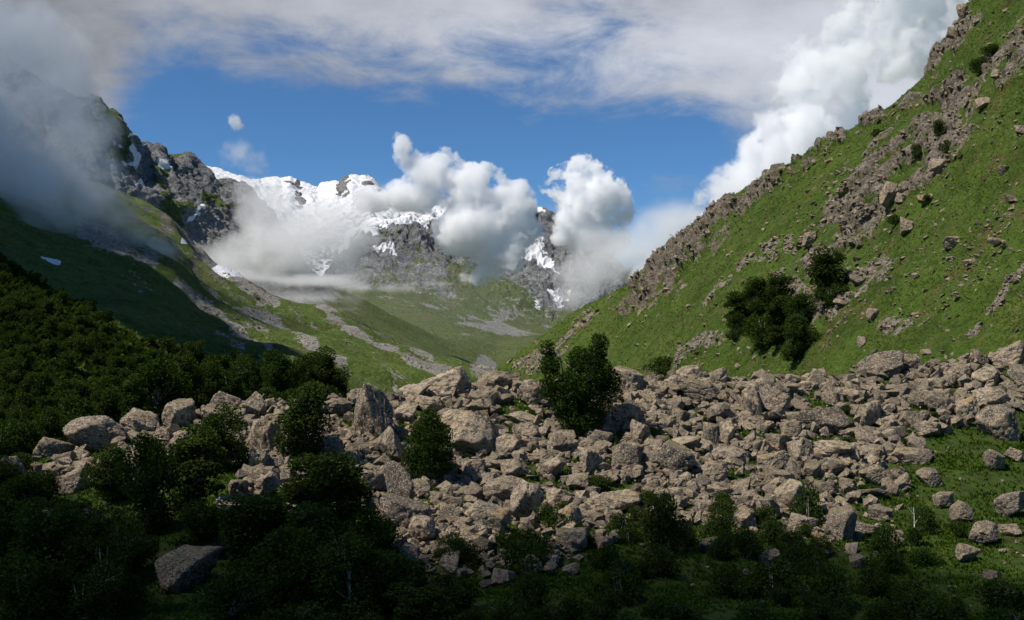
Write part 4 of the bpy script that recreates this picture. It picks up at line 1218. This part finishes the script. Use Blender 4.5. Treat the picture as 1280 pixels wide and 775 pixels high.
# small bush on the crest and the clumps of the hillside
plant(SHRUB, 0, 825, 470, 24, 'bush', 'low round bush on the crest under the right hillside', 'bush', loft=hill, wpx=54)
plant(SHRUB, 1, 590, 476, 14, 'bush', 'small bush on the crest where the valley opens', 'bush', wpx=34)
H_TREES = [(1032, 372, 60, 50, 'upper lone tree on the hillside below the crag'), (1037, 384, 30, 34, 'low tree just beneath the upper lone tree'),
           (924, 404, 40, 32, 'leftmost upper tree of the hillside clump'), (922, 424, 34, 26, 'small low tree at the left end of the hillside clump'),
           (948, 392, 46, 38, 'top left tree of the hillside clump'), (976, 386, 44, 34, 'thin open tree at the top of the hillside clump'),
           (953, 436, 48, 50, 'dark round tree at the lower left of the hillside clump'), (985, 420, 50, 44, 'middle tree of the hillside clump'),
           (1003, 416, 52, 40, 'upper right tree of the hillside clump'), (998, 452, 60, 38, 'lowest tree of the hillside clump casting a black shadow'), (975, 432, 40, 40, 'dense inner tree of the hillside clump')]
for q, (px, py, hp, wp, lab) in enumerate(H_TREES):
    plant(PROTO, q, px, py, hp, 'tree', lab, 'tree', 'trees clumped on the hillside', loft=hill, wpx=wp * 1.3)
# dark scrub in the crag
for q, (px, py, hp, wp) in enumerate([(1150, 200, 22, 26), (1185, 190, 18, 24), (1226, 92, 22, 34), (1060, 252, 14, 22), (1160, 255, 12, 20), (1120, 280, 14, 26), (1010, 305, 14, 18), (1240, 70, 16, 30), (1175, 170, 20, 26), (1095, 170, 10, 14), (998, 312, 10, 12)]):
    plant(SHRUB, q, px, py, hp, 'bush', 'dark bush growing in the cracks of the hillside crag', 'bush', 'bushes in the hillside crag', loft=hill, wpx=wp)

# forest at the foot of the left slope: single trees
fpoly = [(-500, 190), (-200, 250), (0, 330), (60, 362), (110, 397), (170, 430), (240, 450), (330, 470), (420, 486), (430, 520), (-60, 660), (-500, 740)]
fw = soft_poly(left.PX, left.PY, fpoly, 10)
fp, fn, fk = left.sample(fw, 4000, np.random.default_rng(3))
fx, fy = left.PX.ravel()[fk], left.PY.ravel()[fk]
put = []
for q in range(len(fp)):
    if len(put) >= 262: break
    if not (-30 < fx[q] < 430): continue
    hp = np.interp(fy[q], [300, 600], [16, 35])
    if any(((fx[q] - a) / (hp * .42)) ** 2 + ((fy[q] - b) / (hp * .26)) ** 2 < 1 for a, b in put): continue
    put.append((fx[q], fy[q]))
    (ms, h, w) = FAR[q % 6]
    m = fp[q][1] / FPX; s = hp * m / h * rt.uniform(.65, 1.45)
    make_tree('birch_tree', ms, (fp[q][0], fp[q][1], fp[q][2] - .3), 'tree in the dark forest covering the foot of the left slope', 'tree', 'forest trees on the left slope', s * 1.15, rt.uniform(0, 6.28), s)

# shrubs of the near slope
S_LIST = [(830, 690, 72, 74, 'tall dark shrub below the overhanging boulder'), (1011, 662, 60, 48, 'round dark shrub below the moss-capped boulder'), (1160, 668, 36, 44, 'dark shrub right of the dead white stem'),
          (1198, 672, 22, 34, 'low shrub at the edge of the right-hand grass'), (740, 614, 20, 60, 'low leafy shrub above the overhanging boulder'), (690, 660, 34, 60, 'dark shrub right of the speckled wide boulder'),
          (650, 715, 40, 80, 'spreading shrub above the lone reddish boulder'), (1143, 683, 26, 34, 'small shrub at the foot of the dead white stem'), (1035, 760, 50, 90, 'dark shrub at the bottom below the pinkish stone'),
          (570, 600, 16, 22, 'little bright bush at the foot of the ovoid green tree'), (560, 765, 50, 90, 'dark spreading shrub at the bottom centre-left')]
for q, (px, py, hp, wp, lab) in enumerate(S_LIST):
    plant(SHRUB, q, px, py, hp, 'shrub', lab, 'shrub', wpx=wp)
bw = ROCKW * (near.PY < 650) * green_patch
bp, _, bk = near.sample(bw, 400, np.random.default_rng(18))
bx, by = near.PX.ravel()[bk], near.PY.ravel()[bk]
put = []
for q in range(len(bp)):
    if len(put) >= 46: break
    if any(abs(bx[q] - a) < 26 and abs(by[q] - b) < 12 for a, b in put): continue
    put.append((bx[q], by[q])); hp = rt.uniform(7, 15)
    plant(SHRUB, q, bx[q], by[q] + 3, hp, 'shrub', 'small green shrub in a gap between the boulders', 'shrub', 'small shrubs between the boulders', wpx=hp * rt.uniform(1.6, 2.6))
spoly = [(430, 700), (560, 680), (680, 655), (800, 625), (960, 632), (1040, 675), (1140, 690), (1200, 722), (1280, 790), (1280, 860), (-40, 880), (-40, 640), (100, 650), (200, 690), (300, 690)]
sw = soft_poly(near.PX, near.PY, spoly, 12)
sp_, _, sk = near.sample(sw, 3000, np.random.default_rng(8))
sx_, sy_ = near.PX.ravel()[sk], near.PY.ravel()[sk]
put = []
for q in range(len(sp_)):
    if len(put) >= 150: break
    hp = rt.uniform(18, 40) * np.interp(sy_[q], [640, 800], [.8, 1.5])
    if not (-40 < sx_[q] < 1300): continue
    if any(((sx_[q] - a) / (hp * .75)) ** 2 + ((sy_[q] - b) / (hp * .38)) ** 2 < 1 for a, b in put): continue
    if abs(sx_[q] - 225) < 50 and 690 < sy_[q] < 790: continue
    if abs(sx_[q] - 628) < 24 and 700 < sy_[q] < 770: continue
    put.append((sx_[q], sy_[q]))
    plant(SHRUB, q, sx_[q], sy_[q], hp, 'shrub', 'low dark shrub in the shaded thicket at the bottom of the slope', 'shrub', 'shrubs of the shaded thicket', wpx=hp * rt.uniform(1.3, 2.0))


# bare stems and dead trunks
def dead(px, py, hpx, lean, label, seed, rad=.06, fork=True):
    p = ground_at(px, py); m = p[1] / FPX; h = hpx * m
    r = np.random.default_rng(seed)
    zz = np.linspace(-.2, h, 8)
    path = np.stack([lean * h * (zz / h) ** 1.3 + np.cumsum(r.normal(0, .03, 8)) * h * .3, np.cumsum(r.normal(0, .02, 8)) * h * .2, zz], -1)
    parts = [tube(path, rad * np.linspace(1, .3, 8))]
    limbs = []
    if fork:
        for s in (3, 5):
            e = path[s] + np.array([r.choice([-1, 1]) * h * .22, 0, h * .3])
            limbs.append(tube(np.linspace(path[s], e, 4), rad * np.linspace(.5, .2, 4), 5))
    v, f = join(parts)
    o = mesh_from('dead_tree', v, f, M_DEAD, True)
    o.location = p
    for lv, lf_ in limbs:
        mesh_from('branch', lv, lf_, M_DEAD, True, parent=o)
    tag(o, label, 'dead tree')


dead(419, 650, 52, -.05, 'thin white bare stem in front of the wide dark birch', 1, .07)
dead(282, 760, 34, .3, 'short white dead stem right of the huge lone boulder', 2, .08, False)
dead(1143, 668, 34, .0, 'dead white stem on the lower right grass', 3, .07)
dead(330, 498, 20, -.4, 'broken dead trunk on the crest left of the leaning birch', 4, .14)
dead(318, 690, 34, -.35, 'white leaning stem in the lower left birches', 5, .07)
dead(184, 668, 52, -.1, 'pale bare stem among the left birches', 6, .12)
dead(206, 652, 36, .25, 'short forked pale stem right of the left birches', 7, .08)
dead(410, 572, 34, -.9, 'pale trunk leaning far over beside the leaning birch', 8, .12, False)


# grass
def grass(weight, n, hmin, hmax, label, seed, loft=None, mat=None, name='grass', wide=1.0):
    L_ = loft or near
    r = np.random.default_rng(seed)
    pos, nrm, k = L_.sample(weight, n, r)
    pos = pos + r.normal(0, .12, pos.shape) * np.array([1, 1, 0])
    B = 7
    m = pos[:, 1:2] / FPX
    h = r.uniform(hmin, hmax, (n, B)) * m
    a = r.uniform(0, 6.28, (n, B)); s = r.uniform(.1, .8, (n, B)) * h
    base = pos[:, None, :] + np.stack([np.cos(a) * h * .35, np.sin(a) * h * .35, 0 * a - .02], -1)
    tip = base + np.stack([np.cos(a) * s, np.sin(a) * s, h], -1)
    wv = np.stack([-np.sin(a), np.cos(a), 0 * a], -1) * (h * .22 * wide)[..., None]
    mid = base * .45 + tip * .55 + np.stack([0 * a, 0 * a, h * .12], -1)
    V = np.stack([base, mid + wv, tip, mid - wv], 2).reshape(-1, 3)
    F = np.arange(n * B * 4).reshape(-1, 4)
    T = np.clip(.4 + fbm(pos * .3, 3, seed=seed) * 1.2, 0, 1)
    T = np.clip(np.repeat(T, B) + r.normal(0, .25, n * B), 0, 1)
    tone = np.repeat(np.stack([T, T, T, 1 + 0 * T], -1), 4, axis=0)
    o = mesh_from(name, V, F, mat or M_GRASS, False, {'tone': tone})
    return tag(o, label, 'grass', kind='stuff')


hg = (1 - np.clip(crag * 1.2 + streaks, 0, 1)) * (.15 + sstep(fbm(hill.V * .06, 4, seed=96), -.3, .3)) * (hill.PX > 600) * (hill.v < hill.crest - .02) * (hill.PX < 1500)
grass(hg, 30000, .7, 2.0, 'tussocks of grass on the hillside', 14, loft=hill, mat=M_TUSSOCK)
fg = fw * (left.PY > 300)
grass(fg, 16000, 5, 11, 'dark scrub covering the ground of the left forest', 13, loft=left, mat=M_LEAF2, name='undergrowth', wide=1.8)['category'] = 'undergrowth'
gw = (1 - np.clip(ROCKW, 0, 1) * .75 + green_patch * .9) * (near.PY < 800) * (.25 + sstep(fbm(near.V * .25, 3, seed=95), -.25, .3))
grass(gw, 56000, 1.6, 5.2, 'green grass and herbs between and below the boulders', 12)

# ------------------------------------------------------------------ clouds and mist
def ellipsoids(lobes, sub=2):
    D, F = ICO[sub]
    vs, fs, off = [], [], 0
    for (c, r3) in lobes:
        vs.append(D * np.array(r3) + np.array(c)); fs.append(F + off); off += len(D)
    return np.concatenate(vs), np.concatenate(fs)


def fog_group(voxel, band, mat):
    g = bpy.data.node_groups.new('fog', 'GeometryNodeTree')
    g.interface.new_socket('Geometry', in_out='INPUT', socket_type='NodeSocketGeometry')
    g.interface.new_socket('Geometry', in_out='OUTPUT', socket_type='NodeSocketGeometry')
    a = g.nodes.new('NodeGroupInput'); z = g.nodes.new('NodeGroupOutput')
    v = g.nodes.new('GeometryNodeMeshToVolume')
    v.resolution_mode = 'VOXEL_SIZE'
    v.inputs['Density'].default_value = 1.0
    v.inputs['Voxel Size'].default_value = voxel
    v.inputs['Interior Band Width'].default_value = band
    s = g.nodes.new('GeometryNodeSetMaterial'); s.inputs['Material'].default_value = mat
    g.links.new(a.outputs[0], v.inputs['Mesh']); g.links.new(v.outputs[0], s.inputs[0]); g.links.new(s.outputs[0], z.inputs[0])
    return g


def fog_material(name, density, scale, lo, hi, amp, color=(.985, .99, 1.0), stretch=(1, 1, 1), aniso=.1, detail=5, fine=0.0, step=1.0):
    m, k = new_mat(name)
    out = k.n('ShaderNodeOutputMaterial')
    pv = k.n('ShaderNodeVolumePrincipled')
    at = k.n('ShaderNodeAttribute', attribute_name='density')
    tc = k.n('ShaderNodeTexCoord').outputs['Object']
    n1 = k.noise(k.map(tc, stretch), 1.0 / scale, detail, .58, dist=.3)
    f = k.m('ADD', at.outputs['Fac'], k.m('MULTIPLY', k.m('SUBTRACT', n1, .5), amp))
    if fine:
        n2 = k.noise(tc, 4.3 / scale, 4, .6, dist=.6)
        f = k.m('ADD', f, k.m('MULTIPLY', k.m('SUBTRACT', n2, .5), fine))
    f = k.m('MULTIPLY', k.ramp(f, lo, hi), density)
    f = k.m('MULTIPLY', f, k.ramp(at.outputs['Fac'], 0.0, .12))
    k.put(pv.inputs['Density'], f)
    pv.inputs['Color'].default_value = color + (1,)
    pv.inputs['Anisotropy'].default_value = aniso
    pv.inputs['Density Attribute'].default_value = ''
    k.put(out.inputs['Volume'], pv.outputs[0])
    m.cycles.volume_interpolation = 'LINEAR'
    m.cycles.volume_step_rate = step
    return m


def mist(lobes_px, depth, voxel, band, density, scale, lo, hi, amp, label, name='mist', seed=1, jitter=.5, n=5, **kw):
    """lobes_px: (px, py, Y, rx, ry) in photo pixels; every lobe is broken into N smaller ones"""
    r = np.random.default_rng(seed)
    L_ = []
    for (px, py, Y, rx, ry) in lobes_px:
        c = P(px, py, Y); m = Y / FPX
        a, b = rx * m, ry * m; dp = depth * (a + b) * .5
        L_.append((c, (a * .85, dp * .85, b * .85)))
        for _ in range(n):
            d = r.normal(size=3); d /= np.linalg.norm(d)
            s = r.uniform(.35, .6)
            L_.append((c + d * np.array([a, dp, b]) * jitter, (a * s, dp * s, b * s)))
    c0 = np.mean([q[0] for q in L_], axis=0)
    v, f = ellipsoids([(q[0] - c0, q[1]) for q in L_])
    mat = fog_material(name, density, scale, lo, hi, amp, **kw)
    o = mesh_from(name, v, f, mat, True)
    o.location = c0
    md = o.modifiers.new('fog', 'NODES'); md.node_group = fog_group(voxel, band, mat)
    return tag(o, label, name, kind='stuff')


mist([(505, 195, 1400, 26, 34), (499, 172, 1400, 15, 14), (535, 222, 1400, 46, 42), (590, 232, 1400, 50, 42), (636, 258, 1400, 44, 40), (600, 285, 1400, 66, 44), (510, 245, 1400, 50, 30), (632, 325, 1400, 42, 34), (655, 290, 1400, 28, 38), (565, 288, 1400, 38, 26), (560, 200, 1400, 26, 22), (465, 250, 1400, 36, 28), (600, 345, 1400, 40, 22), (648, 240, 1400, 30, 24), (615, 215, 1400, 24, 18)],
     .9, 7, 26, .11, 70, .33, .53, 1.8, 'white cloud heap hanging over the middle of the rocky mountain', 'cloud', 2, detail=8, aniso=0.0, fine=1.35, step=.8)
mist([(735, 240, 1950, 60, 48), (698, 226, 1950, 30, 28), (768, 258, 1950, 38, 40), (735, 285, 1950, 52, 38), (730, 208, 1950, 34, 27), (760, 300, 1950, 44, 30)],
     1.0, 8.5, 32, .10, 80, .34, .50, 1.7, 'bright rounded white cloud at the right end of the rocky mountain', 'cloud', 3, detail=8, aniso=0.0, fine=1.3, step=.8)
mist([(985, 190, 2300, 90, 90), (930, 245, 2300, 80, 66), (890, 290, 2300, 70, 60), (1030, 110, 2350, 90, 66), (1080, 60, 2400, 90, 80), (960, 150, 2300, 36, 34), (1000, 70, 2400, 60, 40), (1120, -10, 2450, 110, 70), (1050, 200, 2400, 90, 90), (850, 330, 2300, 60, 46), (960, 320, 2350, 110, 80), (1180, 40, 2450, 90, 90), (830, 345, 2250, 60, 40), (800, 365, 2200, 50, 30)],
     .8, 16, 55, .04, 160, .30, .54, 1.8, 'towering white cloud bank rising behind the right hillside', 'cloud', 11, detail=7, aniso=0.0, fine=1.0)
mist([(745, 335, 1500, 60, 36), (790, 315, 1500, 70, 44), (840, 285, 1500, 64, 48), (705, 345, 1600, 34, 22), (745, 300, 1500, 46, 34), (720, 370, 1500, 40, 22)],
     1.0, 14, 45, .034, 120, .0, .9, 1.3, 'thin grey mist behind the foot of the right hillside', 'mist', 4)
mist([(400, 300, 1060, 110, 56), (330, 320, 1030, 90, 54), (440, 345, 1050, 84, 24), (515, 354, 1050, 60, 13), (260, 335, 880, 84, 44), (325, 255, 1060, 54, 50), (420, 275, 1060, 64, 38), (390, 374, 930, 80, 20), (215, 345, 830, 56, 38), (185, 320, 780, 50, 44), (150, 330, 720, 40, 26), (300, 385, 820, 60, 16)],
     .7, 9, 32, .042, 85, .10, .85, 1.9, 'grey mist drifting across the side valley under the snow peak', 'mist', 5, detail=7, fine=.9)
mist([(40, 120, 560, 110, 90), (0, 40, 560, 130, 70), (60, 60, 560, 70, 50), (105, 180, 560, 80, 90), (40, 250, 540, 110, 70), (-60, 180, 540, 120, 140), (135, 262, 560, 66, 50), (70, 80, 560, 76, 50), (190, 310, 580, 60, 36), (60, 290, 520, 90, 34)],
     .8, 8, 30, .075, 60, .08, .8, 1.9, 'dark grey cloud wrapped round the left peaks', 'cloud', 6, detail=7, fine=.9)
mist([(293, 150, 1400, 14, 13), (300, 158, 1400, 12, 9)], 1, 5, 14, .09, 30, .3, .7, 1.6, 'tiny white puff of cloud in the blue over the left ridge', 'cloud', 7, n=3, fine=.8)
mist([(300, 190, 1400, 38, 24), (318, 205, 1400, 30, 24), (285, 180, 1400, 20, 14), (262, 222, 1400, 26, 18)], 1, 8, 26, .03, 50, .2, .9, 1.7, 'thin wisp of cloud under the tiny puff', 'cloud', 8, n=3, fine=.8)
mist([(390, 352, 900, 80, 13), (470, 362, 900, 70, 9), (300, 345, 860, 70, 18), (230, 372, 800, 60, 13), (420, 385, 880, 60, 8), (180, 345, 720, 46, 18)],
     .9, 6, 18, .05, 45, .15, .9, 2.0, 'thin ragged wisps of mist trailing over the left slope', 'mist', 13, detail=7, fine=1.0, stretch=(.5, .7, 1.3))
mist([(560, 370, 1600, 240, 110), (640, 400, 1500, 130, 70)], .9, 40, 160, .00045, 500, .0, 1.0, .4, 'faint haze of thin mist filling the valley head', 'mist', 12)
mist([(480, 270, 3000, 170, 60), (640, 300, 2950, 120, 60), (360, 270, 3000, 100, 50)], .8, 40, 120, .0022, 300, .0, 1.0, .8, 'pale veil of mist over the snowfields', 'mist', 9)


def shade_cloud(points, t, radius, density, label, seed, voxel=10, n=90, squash=.6):
    """an added unseen cloud towards the sun, shaped to shade the given ground"""
    r = np.random.default_rng(seed)
    pick = points[r.choice(len(points), min(n, len(points)), replace=False)]
    pick = pick + np.array(SUN) * t
    c0 = pick.mean(0)
    v, f = ellipsoids([(p - c0 + np.array(SUN) * r.uniform(-1, 1) * radius * .5, (radius * r.uniform(.6, 1.1),) * 3) for p in pick])
    m, k = new_mat('cloud')
    out = k.n('ShaderNodeOutputMaterial'); vs = k.n('ShaderNodeVolumeScatter')
    vs.inputs['Color'].default_value = (1, 1, 1, 1); vs.inputs['Density'].default_value = density
    k.put(out.inputs['Volume'], vs.outputs[0])
    o = mesh_from('cloud', v, f, m, True)
    o.location = c0
    md = o.modifiers.new('merge', 'REMESH'); md.mode = 'VOXEL'; md.voxel_size = voxel
    return tag(o, label, 'cloud', kind='stuff')


def spots(loft, poly, step=1):
    k = inside(loft.PX, loft.PY, poly) & (loft.v <= loft.crest)
    return loft.V[k]


q_ = near
pts_near = spots(near, [(-260, 625), (0, 640), (130, 668), (300, 700), (480, 728), (620, 712), (760, 694), (880, 690), (980, 698), (1100, 722), (1290, 772), (1500, 860), (1500, 1100), (-260, 1100)])
shade_cloud(pts_near, 420, 9, .075, 'added cloud outside the view, shading the near slope', 1, 3, 260)  # unseen cloud added to darken the foot of the near slope
pts_left = spots(left, [(-300, 120), (-100, 190), (0, 228), (60, 262), (120, 312), (200, 372), (262, 412), (318, 446), (345, 468), (290, 462), (200, 424), (110, 372), (0, 320), (-300, 290)])
shade_cloud(pts_left, 700, 28, .22, 'added cloud outside the view, shading the left valley side', 2, 9, 160)  # added out of view to cast the dark band on the left slope
pts_b = spots(lb, [(-520, -100), (0, 100), (110, 140), (160, 260), (160, 420), (-520, 420)])
shade_cloud(pts_b * np.array([.55, .55, .55]), 600, 60, .006, 'added unseen cloud shading the dark one round the left peaks', 3, 18, 70)  # unseen cloud added to turn the left peak cloud grey
